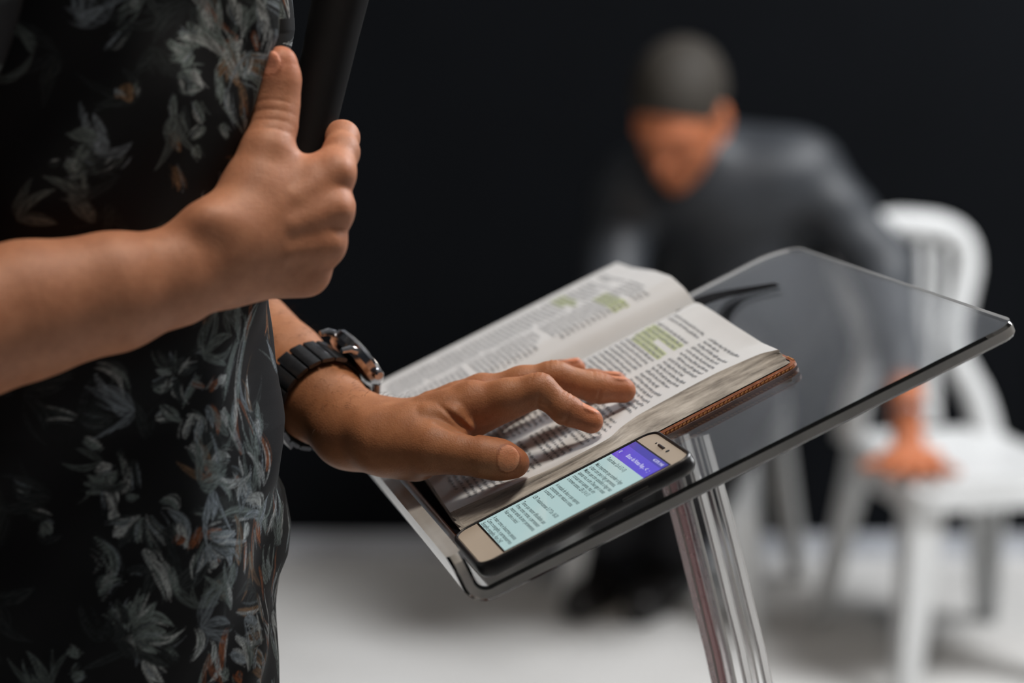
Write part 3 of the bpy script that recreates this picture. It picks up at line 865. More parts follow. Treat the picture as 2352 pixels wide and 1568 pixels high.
def tint_arm(Hd, V_, side):
    """skin tone: redder knuckles, finger ends and nails; the right hand is also brightened to make up for weak light"""
    t = np.ones((len(V_), 3), np.float32)
    def blend(w, c): t[:] = t * (1 - w[:, None]) + t * np.array(c, np.float32) * w[:, None]
    red = (1.16, 0.92, 0.90)
    for pts, r in Hd.fingers + [Hd.thumb]:
        blend(np.exp(-(np.linalg.norm(V_ - pts[-1], axis=1) / 0.014) ** 2) * 0.9, red)
        for j in (2, 3): blend(np.exp(-(np.linalg.norm(V_ - pts[j], axis=1) / 0.010) ** 2) * 0.35, (1.06, 0.90, 0.88))
    for a, b, ra, rb in Hd.meta:
        blend(np.exp(-(np.linalg.norm(V_ - b, axis=1) / 0.013) ** 2) * 0.5, (1.08, 0.90, 0.88))
    for (c, ax, rad) in Hd.nails:
        q = ((V_ - c) @ ax.T) / (np.array(rad) * np.array([1.0, 1.0, 1.9]))
        w = (np.linalg.norm(q, axis=1) < 1.0).astype(np.float32)
        blend(w, (1.40, 1.45, 1.60))
        rim_ = ((np.linalg.norm(q, axis=1) >= 1.0) & (np.linalg.norm(q, axis=1) < 1.16)).astype(np.float32)
        blend(rim_ * 0.8, (0.74, 0.62, 0.58))
        w2 = w * ((q[:, 0] > 0.72)).astype(np.float32)
        blend(w2 * 0.7, (1.2, 1.35, 1.5))
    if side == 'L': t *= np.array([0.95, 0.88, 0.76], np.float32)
    else: t *= np.array([1.28, 1.29, 1.42], np.float32)  # brightness put into the right hand's colour, making up for dim lamp light
    return t

def bounds(points, pad): P = np.array(points); return P.min(0) - pad, P.max(0) + pad
skin_v, skin_f, skin_t = [], [], []
def add_skin(v, q, t):
    base = sum(len(a) for a in skin_v); skin_v.append(v); skin_f.append(q + base); skin_t.append(t)
for Hd, side in ((LH, 'L'), (RH, 'R')):
    pts = [p for f in Hd.fingers for p in f[0]] + Hd.thumb[0] + [m_[1] for m_ in Hd.meta] + Hd.fore[(1 if side == 'L' else 1):]
    lo, hi = bounds(pts, 0.036)
    v, q = mesh_sdf(arm_sdf(Hd, side), lo, hi, 0.00105)
    add_skin(v, q, tint_arm(Hd, v, side))

# ------------------------------------------------------------------ head shape shared by both men
def head_sdf(c, fwd, upv, s=1.0):
    fwd = unit(fwd); upv = unit(np.asarray(upv) - fwd * (np.asarray(upv) @ fwd)); rt = np.cross(fwd, upv)
    c = np.asarray(c, float)
    Lp = lambda r_, f_, u_: c + s * (rt * r_ + fwd * f_ + upv * u_)
    axs = np.stack([rt, fwd, upv])
    def f(p):
        d = ellipsoid(p, Lp(0, -0.012, 0.035), axs, (0.076 * s, 0.096 * s, 0.088 * s))
        d = smin(d, ellipsoid(p, Lp(0, 0.030, -0.040), axs, (0.058 * s, 0.062 * s, 0.078 * s)), 0.05 * s)
        d = smin(d, capsule(p, Lp(0, 0.060, -0.098), Lp(0, 0.070, -0.100), 0.020 * s, 0.018 * s), 0.03 * s)
        d = smin(d, capsule(p, Lp(0, 0.092, 0.012), Lp(0, 0.108, -0.030), 0.008 * s, 0.014 * s), 0.012 * s)      # nose
        for k in (-1, 1):
            d = smin(d, capsule(p, Lp(k * 0.012, 0.097, 0.026), Lp(k * 0.046, 0.080, 0.026), 0.009 * s, 0.007 * s), 0.014 * s)   # brows
            e = np.linalg.norm(p - Lp(k * 0.031, 0.094, 0.004).astype(np.float32), axis=1) - 0.013 * s
            d = -smin(-d, e, 0.010 * s)                                                                          # eye hollows
            d = smin(d, np.linalg.norm(p - Lp(k * 0.030, 0.074, 0.003).astype(np.float32), axis=1) - 0.013 * s, 0.003 * s)
            d = smin(d, ellipsoid(p, Lp(k * 0.081, -0.006, -0.004), axs, (0.009 * s, 0.019 * s, 0.032 * s)), 0.006 * s)  # ears
        d = smin(d, capsule(p, Lp(-0.02, 0.090, -0.062), Lp(0.02, 0.090, -0.062), 0.007 * s, 0.007 * s), 0.007 * s)  # lips
        d = smin(d, capsule(p, Lp(-0.016, 0.088, -0.075), Lp(0.016, 0.088, -0.075), 0.008 * s, 0.008 * s), 0.007 * s)
        return d
    return f, Lp, axs
def hair_sdf(c, fwd, upv, s=1.0):
    f0, Lp, axs = head_sdf(c, fwd, upv, s)
    def f(p):
        d = ellipsoid(p, Lp(0, -0.016, 0.040), axs, (0.083 * s, 0.102 * s, 0.092 * s))
        front = (p - Lp(0, 0.082, 0.060).astype(np.float32)) @ unit(axs[1] * 0.75 - axs[2] * 0.65).astype(np.float32)
        low = (p - Lp(0, -0.02, -0.045).astype(np.float32)) @ unit(-axs[2] + axs[1] * 0.35).astype(np.float32)
        return -smin(-d, -np.maximum(front, low), 0.01 * s)
    return f

# ------------------------------------------------------------------ the speaker: trunk, head, clothes
CX = np.array([-0.255, 1.340, 0.0])
neck = CX + np.array([0.01, 0, 1.47])
sh_L = CX + V * 0.175 + np.array([0, 0, 1.415]); sh_R = CX - V * 0.160 - R * 0.07 + np.array([0, 0, 1.415])
hd_c = CX + R * 0.03 + np.array([0, 0, 1.625])
hf, hLp, hax = head_sdf(hd_c, R + np.array([0, 0, -0.25]), up)
def trunk(p):
    d = capsule(p, CX + np.array([0, 0, 0.95]), CX + np.array([0, 0, 1.32]), 0.100, 0.105, (V, 0.80))
    d = smin(d, capsule(p, sh_L - V * 0.05, sh_R + V * 0.05, 0.065, 0.065), 0.10)
    d = smin(d, capsule(p, CX + np.array([0, 0, 1.42]), hd_c - np.array([0, 0, 0.06]), 0.062, 0.055), 0.05)
    d = smin(d, capsule(p, CX + V * 0.07 + np.array([0, 0, 0.90]), CX - V * 0.07 + np.array([0, 0, 0.90]), 0.075, 0.075), 0.05)
    for sh, Hd in ((sh_L, LH), (sh_R, RH)):
        d = smin(d, chain(p, [sh, sh * 0.5 + Hd.fore[0] * 0.5, Hd.fore[0]], [0.056, 0.048, 0.043], 0.03), 0.03)
        d = smin(d, capsule(p, Hd.fore[0], Hd.fore[0] * 0.25 + Hd.fore[1] * 0.75, 0.0415, 0.0375 if Hd is RH else 0.037), 0.02)
    return smin(d, hf(p), 0.02)
lo, hi = bounds([sh_L, sh_R, hd_c + up * 0.15, CX + np.array([0, 0, 0.82]), LH.fore[0], RH.fore[0]], 0.16)
v, q = mesh_sdf(trunk, lo, hi, 0.006)
add_skin(v, q, np.ones((len(v), 3), np.float32) * np.array([0.97, 0.94, 0.92], np.float32))
person = make_mesh('person', np.concatenate(skin_v), np.concatenate(skin_f), [M_SKIN])
set_color(person, 'tint', np.concatenate(skin_t))
def arm_hair():
    nL = len(skin_v[0]); me = person.data
    nr = np.empty(len(me.vertices) * 3, np.float32); me.vertex_normals.foreach_get('vector', nr); nr = nr.reshape(-1, 3)[:nL]
    P = skin_v[0]; axis = unit(LH.fore[4] - LH.fore[1])
    along = (P - LH.fore[1]) @ axis
    ok = np.where((along > 0.015) & (along < np.linalg.norm(LH.fore[4] - LH.fore[1]) * 1.05) & (nr[:, 2] > 0.15))[0]
    pick = RNG.choice(ok, 420, replace=False); b = MB()
    for i in pick:
        n = nr[i]; d = unit(n * RNG.uniform(0.5, 0.9) + axis * 0.7 + RNG.normal(0, 0.2, 3)); l = RNG.uniform(0.005, 0.010)
        p0 = P[i] - n * 0.0005; p1 = p0 + d * l * 0.55; p2 = p1 + unit(d * 0.8 + axis * 0.5 - n * 0.2) * l * 0.5
        b.tube([p0, p1, p2], [0.00007, 0.00006, 0.00002], 3)
    o = b.build('arm_hair', M_HAIR, person); tag(o, 'fine dark hair on the forearm', kind='stuff')
arm_hair()
tag(person, 'person in a dark leaf-print shirt holding a microphone, one hand on the open book', 'person')
v, q = mesh_sdf(hair_sdf(hd_c, R + np.array([0, 0, -0.25]), up), hd_c - 0.16, hd_c + 0.16, 0.005)
make_mesh('hair', v, q, [M_HAIR], parent=person)
def legs(p):
    d = None
    for k in (-1, 1):
        hp = CX + V * 0.068 * k
        c = chain(p, [hp + up * 0.86, hp + R * 0.02 + up * 0.48, hp - R * 0.01 + up * 0.07], [0.080, 0.070, 0.060], 0.03)
        d = c if d is None else np.minimum(d, c)
    return smin(d, capsule(p, CX + V * 0.055 + up * 0.90, CX - V * 0.055 + up * 0.90, 0.080, 0.080), 0.03)
v, q = mesh_sdf(legs, CX + np.array([-0.28, -0.28, 0.0]), CX + np.array([0.28, 0.28, 1.08]), 0.008)
make_mesh('trousers', v, q, [M_TROUSER], parent=person)
for k in (-1, 1):
    hp = CX + V * 0.085 * k
    def shoe(p, hp=hp):
        d = chain(p, [hp - R * 0.05 + up * 0.045, hp + R * 0.08 + up * 0.042, hp + R * 0.17 + up * 0.035], [0.042, 0.043, 0.034], 0.02)
        return np.maximum(d, 0.002 - p[:, 2])
    v, q = mesh_sdf(shoe, hp + np.array([-0.25, -0.25, -0.01]), hp + np.array([0.28, 0.28, 0.12]), 0.005)
    make_mesh('shoe', v, q, [M_SHOE], parent=person)

# shirt: one sheet of cloth round the trunk, its print drawn on the cloth itself
SIL = [(-200, 640), (0, 655), (60, 660), (105, 652), (200, 640), (300, 628), (500, 612), (690, 605), (800, 608), (850, 615), (930, 638), (980, 641), (1050, 630), (1085, 622), (1130, 640), (1200, 648), (1270, 640), (1320, 622), (1400, 612), (1568, 610), (1800, 615)]
sz = np.array([at(x, y, 1.375)[2] for y, x in SIL]); sx = np.array([at(x, y, 1.375)[0] for y, x in SIL])
order = np.argsort(sz); sz, sx = sz[order], sx[order]
th = np.concatenate([np.linspace(-178, -150, 8)[:-1], np.linspace(-150, 14, 430), np.linspace(14, 182, 44)[1:-1]]) * math.pi / 180
zz = np.concatenate([np.linspace(0.72, 0.85, 22)[:-1], np.linspace(0.85, 1.285, 760), np.linspace(1.285, 1.455, 28)[1:]])
TH_, ZZ = np.meshgrid(th, zz, indexing='ij')
def wrap_noise(a, z, f, seed):
    r = np.random.default_rng(seed); o = 0
    for i in range(7):
        ka = r.integers(1, 5) * f[0]; kz = r.normal() * f[1]; ph = r.uniform(0, 6.28)
        o = o + np.sin(ka * a + kz * z + ph + 0.6 * np.sin(2 * a + kz * 0.5 * z)) / 7 ** 0.5
    return o
aR = (np.interp(ZZ, sz, sx) - CX[0]) / R[0]
base_a = np.interp(ZZ, [0.7, 0.9, 1.05, 1.2, 1.3, 1.45], [0.114, 0.112, 0.108, 0.116, 0.119, 0.085])
win = np.exp(-(TH_ / 0.75) ** 2)
afr = base_a + (aR - base_a) * win
aback = 0.120
bb = np.interp(ZZ, [0.7, 0.9, 1.05, 1.25, 1.36, 1.42, 1.455], [0.172, 0.160, 0.150, 0.158, 0.165, 0.135, 0.085])
cs, sn = np.cos(TH_), np.sin(TH_)
ex = 0.86
X = np.where(cs >= 0, afr, aback) * np.sign(cs) * np.abs(cs) ** ex
Y = bb * np.sign(sn) * np.abs(sn) ** ex
fold = 0.0036 * wrap_noise(TH_, ZZ, (2, 26), 3) + 0.0016 * wrap_noise(TH_, ZZ, (4, 55), 8)
fold *= 1 - 0.85 * np.exp(-(TH_ / 0.22) ** 2)
# the deep fold beside the button band, upper front
g0 = np.interp(ZZ, [1.15, 1.19, 1.26, 1.30], [-0.95, -0.80, -0.50, -0.44]); gw = 0.085
gd = np.interp(ZZ, [1.12, 1.18, 1.22, 1.35, 1.42], [0, 0.010, 0.020, 0.020, 0])
fold = fold - gd * np.exp(-((TH_ - g0) / gw) ** 2) + 0.4 * gd * np.exp(-((TH_ - g0 + 0.24) / 0.16) ** 2)
# slanting folds low on the front
fold += 0.004 * np.sin(60 * ZZ + 5 * TH_) * np.exp(-((TH_ + 0.55) / 0.35) ** 2) * np.exp(-((ZZ - 0.97) / 0.07) ** 2)
rr2 = np.sqrt(X ** 2 + Y ** 2); X = X * (1 + fold / rr2); Y = Y * (1 + fold / rr2)
SP = CX[None, None] + X[..., None] * R + Y[..., None] * V; SP[..., 2] = ZZ
nth, nz_ = len(th), len(zz)
ii, jj = np.meshgrid(np.arange(nth), np.arange(nz_ - 1), indexing='ij')
i2 = (ii + 1) % nth
quads = np.stack([ii * nz_ + jj, i2 * nz_ + jj, i2 * nz_ + jj + 1, ii * nz_ + jj + 1], -1).reshape(-1, 4)
shirt = make_mesh('shirt', SP.reshape(-1, 3), quads, [M_PRINT], parent=person)
tag(shirt, 'dark shirt with a grey and rust leaf print')
# arc length round the trunk at mid height gives the cloth its own measure
mid = SP[:, nz_ // 2]; S_arc = np.concatenate([[0], np.cumsum(np.linalg.norm(np.diff(mid, axis=0), axis=1))])
CS = np.repeat(S_arc[:, None], nz_, 1).astype(np.float32); CT = ZZ.astype(np.float32)
LEAFC = {'g': (0.24, 0.295, 0.29), 'w': (0.60, 0.65, 0.66), 'd': (0.045, 0.055, 0.058), 'r': (0.32, 0.115, 0.05), 't': (0.25, 0.155, 0.09), 'b': (0.33, 0.39, 0.44)}
def vnoise(x, y, seed=0):
    return 0.5 + 0.5 * np.sin(x * 1.7 + 2.1 * np.sin(y * 1.3 + seed) + seed) * np.cos(y * 2.3 + 1.7 * np.sin(x * 0.9 + seed * 2))
class Cloth:
    def __init__(s, S, T_): s.S, s.T = S, T_; s.C = np.ones(S.shape + (3,), np.float32) * np.array([0.0105, 0.0115, 0.0135], np.float32)
    def leaf(s, a, b, w, col, bend=0.0, alpha=1.0, seed=0):
        a = np.array(a, float); b = np.array(b, float); d = b - a; L = float(np.hypot(*d)); 
        if L < 1e-4: return
        d /= L
        pad = w + abs(bend) * L + 0.002
        lo = np.minimum(a, b) - pad; hi = np.maximum(a, b) + pad
        i0, i1 = np.searchsorted(s.S[:, 0], [lo[0], hi[0]]); j0, j1 = np.searchsorted(s.T[0], [lo[1], hi[1]])
        if i1 <= i0 or j1 <= j0: return
        sl = (slice(i0, i1), slice(j0, j1))
        x = s.S[sl] - a[0]; y = s.T[sl] - a[1]
        t = (x * d[0] + y * d[1]) / L; c = -x * d[1] + y * d[0]
        c = c - bend * L * 4 * t * (1 - t)
        tt = np.clip(t, 0, 1)
        hw = w * np.clip(np.sin(math.pi * tt ** 0.75), 0, 1) ** 0.8
        edge = 0.0007
        m = np.clip((hw - np.abs(c)) / edge + 0.5, 0, 1) * ((t > 0) & (t < 1))
        q = c / np.maximum(hw, 1e-5)
        streak = 0.25 + 1.0 * vnoise(q * 4 + seed, t * 5, seed) * (0.55 + 0.45 * vnoise(c * 3200, t * 9, seed + 3))
        rib = 1 - 0.55 * np.exp(-(q / 0.16) ** 2)
        sh = streak * rib * (0.75 + 0.5 * t)
        colr = np.array(LEAFC[col], np.float32)
        m = (m * alpha)[..., None]
        s.C[sl] = s.C[sl] * (1 - m) + (colr * sh[..., None]) * m
vis = np.zeros(SP.shape[:2], bool); vis[7:7 + 425, :] = True
spx, spy = pixel_of(SP)
k0, k1 = 7 + 60, 7 + 425
def cloth_at(px, py):
    """the spot of the cloth seen at a place of the photograph"""
    d2 = (spx[k0:k1] - px) ** 2 + (spy[k0:k1] - py) ** 2
    # nearest layer first: prefer the one facing the camera
    i, j = np.unravel_index(np.argmin(d2), d2.shape)
    return CS[k0 + i, j], CT[k0 + i, j]
cl = Cloth(CS, CT)
rnd = random.Random(21)
# faint leaves everywhere, in loose sprays
for n_ in range(150):
    c = (rnd.uniform(0, S_arc[-1]), rnd.uniform(0.72, 1.45)); a0 = rnd.uniform(0, 6.28); col = rnd.choice('dddddgdt')
    for k in range(rnd.randint(2, 6)):
        a = a0 + rnd.uniform(-1.2, 1.2); L = rnd.uniform(0.012, 0.036)
        cl.leaf(c, (c[0] + L * math.cos(a), c[1] + L * math.sin(a)), rnd.uniform(0.0018, 0.0045), col, rnd.uniform(-0.2, 0.2), rnd.uniform(0.35, 0.9), rnd.random() * 9)
# the strong leaves and flowers of the print
def spray(px, py, n, L, col, a0, a1, w=9, seed=1, bend=0.12):
    r = random.Random(seed)
    for k in range(n):
        a = math.radians(a0 + (a1 - a0) * (k + 0.5) / n + r.uniform(-8, 8)); l = L * r.uniform(0.7, 1.15)
        stroke(px + 0.12 * l * math.cos(a), py - 0.12 * l * math.sin(a), px + l * math.cos(a), py - l * math.sin(a), w * r.uniform(0.7, 1.2), col if r.random() > 0.2 else r.choice('gwd'), r.uniform(-bend, bend), seed + k)
def stroke(x0, y0, x1, y1, w, col, bend=0.0, seed=1, alpha=0.95):
    a = cloth_at(x0, y0); b = cloth_at(x1, y1)
    if math.hypot(a[0] - b[0], a[1] - b[1]) > 0.09: return
    wm = w / F * 1.45
    cl.leaf(a, b, wm, col, bend, alpha, seed)
    # brush marks beside the main one
    r = random.Random(seed * 7 + int(x0)); d = np.array(b) - np.array(a); L = np.hypot(*d); n = np.array([-d[1], d[0]]) / max(L, 1e-6)
    for k in range(6):
        o = n * r.uniform(-1.5, 1.5) * wm; f0, f1 = r.uniform(-0.1, 0.35), r.uniform(0.6, 1.15)
        cl.leaf(np.array(a) + d * f0 + o, np.array(a) + d * f1 + o * r.uniform(0.3, 1.5), wm * r.uniform(0.12, 0.38), r.choice(col * 3 + 'wgdb'), bend + r.uniform(-0.1, 0.1), r.uniform(0.4, 0.9), seed + k)
STROKES = [
 # upper front
 (470, 20, 480, 70, 9, 'w'), (490, 0, 505, 70, 8, 'w'), (530, 0, 545, 60, 9, 'b'), (555, 10, 560, 90, 9, 'g'), (580, 0, 590, 60, 7, 't'), (600, 0, 605, 40, 6, 'b'),
 (430, 50, 470, 110, 9, 'g'), (385, 90, 440, 140, 10, 'g'), (410, 70, 455, 110, 8, 'b'), (300, 0, 320, 15, 9, 'w'), (240, 115, 290, 60, 12, 'd'),
 (515, 130, 545, 80, 12, 'r'), (520, 150, 540, 95, 12, 'b'), (545, 150, 555, 90, 12, 'w'), (530, 165, 560, 210, 11, 'b'), (525, 150, 545, 200, 8, 't'), (575, 140, 590, 70, 8, 'b'), (580, 70, 592, 120, 6, 'r'),
 (405, 175, 465, 165, 11, 'g'), (410, 205, 468, 200, 10, 'g'), (440, 160, 468, 205, 9, 'w'), (415, 180, 430, 215, 8, 'd'),
 (500, 160, 508, 240, 9, 'g'), (518, 200, 540, 285, 7, 'b'), (560, 170, 570, 225, 6, 'g'),
 (400, 215, 405, 285, 8, 'g'), (445, 230, 470, 280, 10, 'g'), (420, 240, 440, 300, 9, 'd'), (470, 290, 440, 320, 8, 'g'), (510, 280, 525, 320, 8, 'g'), (395, 300, 415, 350, 10, 't'), (450, 330, 460, 365, 7, 'g'), (400, 380, 410, 440, 8, 't'), (290, 190, 300, 235, 14, 't'),
 (150, 370, 200, 395, 12, 'g'), (165, 400, 190, 355, 11, 'g'), (215, 400, 235, 340, 13, 'g'), (260, 380, 290, 340, 11, 'd'), (110, 380, 140, 365, 9, 'd'),
 # front strip between thumb and band
 (630, 5, 628, 95, 14, 'b'), (645, 10, 650, 90, 9, 'w'), (655, 40, 648, 100, 6, 'w'), (636, 0, 640, 60, 6, 'g'),
 # below the hand
 (545, 692, 540, 760, 6, 'g'), (552, 690, 548, 790, 6, 'g'), (548, 780, 515, 920, 8, 'g', -0.12), (570, 760, 548, 940, 11, 'g', -0.1), (592, 690, 590, 760, 7, 'b'), (600, 700, 604, 740, 8, 'w'), (598, 745, 606, 790, 7, 'w'),
 (590, 800, 608, 860, 8, 'b'), (588, 840, 612, 930, 8, 'w'), (600, 860, 630, 930, 8, 'r'), (610, 880, 636, 950, 9, 'b'), (590, 920, 600, 1000, 8, 'g'), (612, 930, 616, 1000, 8, 'w'), (632, 950, 622, 1010, 8, 't'), (600, 1000, 612, 1085, 9, 'r', 0.1), (592, 960, 600, 1010, 7, 'w'),
 (440, 800, 470, 830, 11, 'd', 0.3), (350, 890, 400, 880, 12, 'g'), (355, 960, 410, 955, 11, 'w'), (370, 930, 420, 970, 10, 'g'), (455, 860, 420, 930, 7, 'g'), (430, 950, 460, 1000, 9, 'w', 0.2), (425, 1010, 445, 950, 8, 'w'), (435, 1020, 465, 1060, 9, 'w', 0.2), (465, 960, 450, 1020, 10, 'b'),
 (480, 900, 500, 870, 8, 'r'), (485, 930, 500, 1000, 9, 'r', 0.1), (475, 930, 490, 985, 8, 'b'), (512, 935, 520, 980, 9, 'w'), (500, 880, 520, 860, 8, 'w'), (440, 880, 470, 890, 6, 'r'),
 (200, 950, 260, 965, 12, 'd'), (100, 950, 180, 960, 10, 'd'), (230, 830, 290, 900, 12, 'd', 0.2),
 (190, 1010, 235, 1035, 9, 'g'), (220, 1085, 260, 1070, 11, 'w'), (235, 1100, 260, 1180, 12, 'w', 0.15), (275, 1030, 295, 1120, 8, 'd'), (310, 1050, 320, 1120, 10, 'd'), (255, 1170, 275, 1205, 10, 'w'), (265, 1200, 300, 1235, 10, 'w'), (270, 1125, 300, 1100, 8, 'w'), (285, 1140, 320, 1140, 8, 'g'),
 (480, 1070, 530, 1050, 9, 'w', 0.2), (475, 1090, 520, 1100, 9, 'w'), (500, 1110, 530, 1150, 9, 'g', 0.2), (535, 1090, 580, 1080, 10, 'w', -0.3), (545, 1110, 575, 1170, 11, 'b', 0.2), (540, 1120, 550, 1080, 8, 'r'), (560, 1150, 600, 1180, 10, 'w', 0.2), (590, 1170, 610, 1230, 8, 'g', 0.1), (600, 1165, 625, 1220, 6, 'b'),
 (365, 1150, 410, 1180, 9, 'g', 0.3), (385, 1170, 425, 1260, 11, 'b', 0.2), (410, 1200, 430, 1260, 9, 'w'), (420, 1230, 410, 1250, 10, 'r'), (440, 1170, 500, 1190, 7, 'd'), (500, 1190, 590, 1185, 7, 'g', 0.1),
 (560, 1190, 600, 1230, 9, 'b', 0.2), (570, 1200, 560, 1240, 10, 'w'), (585, 1200, 598, 1250, 10, 'r'), (470, 1225, 510, 1215, 8, 'r'), (480, 1230, 540, 1220, 9, 'b'), (460, 1210, 440, 1260, 8, 'r'), (485, 1250, 505, 1290, 9, 'r'), (520, 1260, 530, 1300, 9, 'b'), (545, 1240, 550, 1300, 7, 't'), (565, 1240, 560, 1310, 8, 'r'), (450, 1270, 445, 1340, 8, 'd'), (485, 1290, 500, 1300, 9, 'w'), (500, 1330, 520, 1370, 7, 't'), (540, 1290, 525, 1360, 7, 'g'),
 (330, 1260, 350, 1310, 11, 'w', 0.1), (350, 1285, 390, 1380, 10, 'w', 0.1), (395, 1300, 410, 1370, 7, 'g'), (215, 1230, 230, 1370, 9, 'g', 0.3), (230, 1370, 280, 1330, 8, 'g', 0.3), (290, 1310, 350, 1310, 9, 'd'),
 (250, 1400, 290, 1450, 12, 'g', 0.2), (285, 1390, 310, 1440, 10, 'g'), (290, 1440, 330, 1400, 12, 'g', 0.2), (300, 1450, 400, 1440, 13, 'g', 0.3), (330, 1460, 420, 1445, 9, 'g', -0.2), (290, 1460, 330, 1520, 13, 'w', 0.2), (330, 1510, 375, 1568, 12, 'w'), (310, 1480, 390, 1530, 10, 'd'), (370, 1480, 410, 1520, 9, 'd'), (155, 1490, 180, 1510, 9, 'g'), (165, 1560, 190, 1540, 10, 'g'),
 (455, 1440, 440, 1520, 7, 'w', 0.25), (490, 1470, 465, 1545, 8, 'w', 0.25), (502, 1510, 480, 1565, 8, 'w', 0.25), (520, 1530, 508, 1568, 8, 'g', 0.2),
 (545, 1400, 600, 1385, 9, 't'), (560, 1420, 600, 1440, 9, 'b'), (590, 1360, 605, 1430, 8, 't'), (520, 1440, 510, 1540, 12, 'r'), (560, 1480, 600, 1450, 12, 't'), (530, 1500, 570, 1520, 12, 'b'), (575, 1490, 605, 1530, 11, 't'), (540, 1460, 590, 1475, 9, 'w'), (545, 1540, 555, 1568, 12, 'r'), (580, 1540, 600, 1568, 10, 't'), (595, 1300, 605, 1380, 7, 'r'),
 (30, 1110, 70, 1130, 10, 'd'), (60, 1170, 110, 1190, 10, 'd'), (95, 1200, 120, 1225, 12, 'g'),
]
for i, q_ in enumerate(STROKES): stroke(q_[0], q_[1], q_[2], q_[3], q_[4], q_[5], q_[6] if len(q_) > 6 else rnd.uniform(-0.1, 0.1), i)
spray(480, 1240, 9, 75, 'b', -120, 30, 8, 5); spray(300, 1440, 8, 80, 'g', -60, 120, 10, 6); spray(240, 1130, 7, 55, 'g', 20, 200, 7, 9)
spray(400, 860, 8, 60, 'd', 0, 300, 8, 11); spray(450, 120, 6, 60, 'g', 60, 240, 8, 12); spray(215, 395, 7, 70, 'd', 20, 200, 9, 14)
spray(540, 130, 6, 60, 't', 180, 360, 7, 15); spray(330, 1180, 7, 90, 'd', 180, 330, 8, 17); spray(560, 1100, 6, 50, 'w', 90, 300, 6, 18)
# the print runs on round the front and over the flank
sa_, sb_ = np.interp([-62, 13], th * 180 / math.pi, S_arc)
r_ = random.Random(77)
for n_ in range(110):
    c = (r_.uniform(sa_, sb_), r_.uniform(0.84, 1.29)); a0 = math.radians(r_.choice((80, 100, 120, -70, -100, 60)) + r_.uniform(-25, 25)); main = r_.choice('gbwgbrtg')
    for k in range(r_.randint(3, 7)):
        a = a0 + r_.uniform(-0.5, 0.5); L = r_.uniform(0.012, 0.034); o = r_.uniform(-0.004, 0.004)
        cl.leaf((c[0] + o, c[1]), (c[0] + o + L * math.cos(a), c[1] + L * math.sin(a)), r_.uniform(0.0006, 0.0024), main if r_.random() > 0.3 else r_.choice('wgbr'), r_.uniform(-0.18, 0.18), r_.uniform(0.5, 0.95), r_.random() * 9)
sa2, sb2 = np.interp([-125, -55], th * 180 / math.pi, S_arc)
for n_ in range(70):
    c = (r_.uniform(sa2, sb2), r_.uniform(0.84, 1.29)); a0 = r_.uniform(0, 6.28); main = r_.choice('dddgdgb')
    for k in range(r_.randint(3, 7)):
        a = a0 + r_.uniform(-1.0, 1.0); L = r_.uniform(0.012, 0.032)
        cl.leaf(c, (c[0] + L * math.cos(a), c[1] + L * math.sin(a)), r_.uniform(0.0008, 0.0034), main, r_.uniform(-0.2, 0.2), r_.uniform(0.3, 0.7), r_.random() * 9)
set_color(shirt, 'print', cl.C.reshape(-1, 3))

# sleeves
def sleeve(sh, el, name, r0, r1):
    n1, n2 = 160, 130
    a = np.linspace(0, 2 * math.pi, n1, endpoint=False); t = np.linspace(0, 1, n2)
    ax = unit(el - sh); s0 = sh - ax * 0.03; L = np.linalg.norm(el - sh) * 0.70 + 0.03
    x = unit(np.cross(ax, R)); y = np.cross(ax, x)
    AA, TT = np.meshgrid(a, t, indexing='ij')
    rad = r0 + (r1 - r0) * TT + 0.003 * wrap_noise(AA, TT * 0.3, (2, 20), 5)
    P = s0 + (ax * L)[None, None] * TT[..., None] + rad[..., None] * (np.cos(AA)[..., None] * x + np.sin(AA)[..., None] * y)
    ii, jj = np.meshgrid(np.arange(n1), np.arange(n2 - 1), indexing='ij'); i2 = (ii + 1) % n1
    q = np.stack([ii * n2 + jj, i2 * n2 + jj, i2 * n2 + jj + 1, ii * n2 + jj + 1], -1).reshape(-1, 4)
    o = make_mesh(name, P.reshape(-1, 3), q, [M_PRINT], parent=person)
    c2 = Cloth((AA * 0.07).astype(np.float32), (TT * L).astype(np.float32))
    r_ = random.Random(4)
    for n_ in range(60):
        c = (r_.uniform(0, 0.44), r_.uniform(0, L)); a0 = r_.uniform(0, 6.28); col = r_.choice('ddgdgt')
        for k in range(r_.randint(2, 6)):
            aa = a0 + r_.uniform(-1.2, 1.2); l = r_.uniform(0.014, 0.04)
            c2.leaf(c, (c[0] + l * math.cos(aa), c[1] + l * math.sin(aa)), r_.uniform(0.002, 0.005), col, r_.uniform(-0.2, 0.2), 0.9, r_.random() * 9)
    set_color(o, 'print', c2.C.reshape(-1, 3))
sleeve(sh_R, RH.fore[0], 'sleeve', 0.070, 0.066)
sleeve(sh_L, LH.fore[0], 'sleeve', 0.076, 0.072)

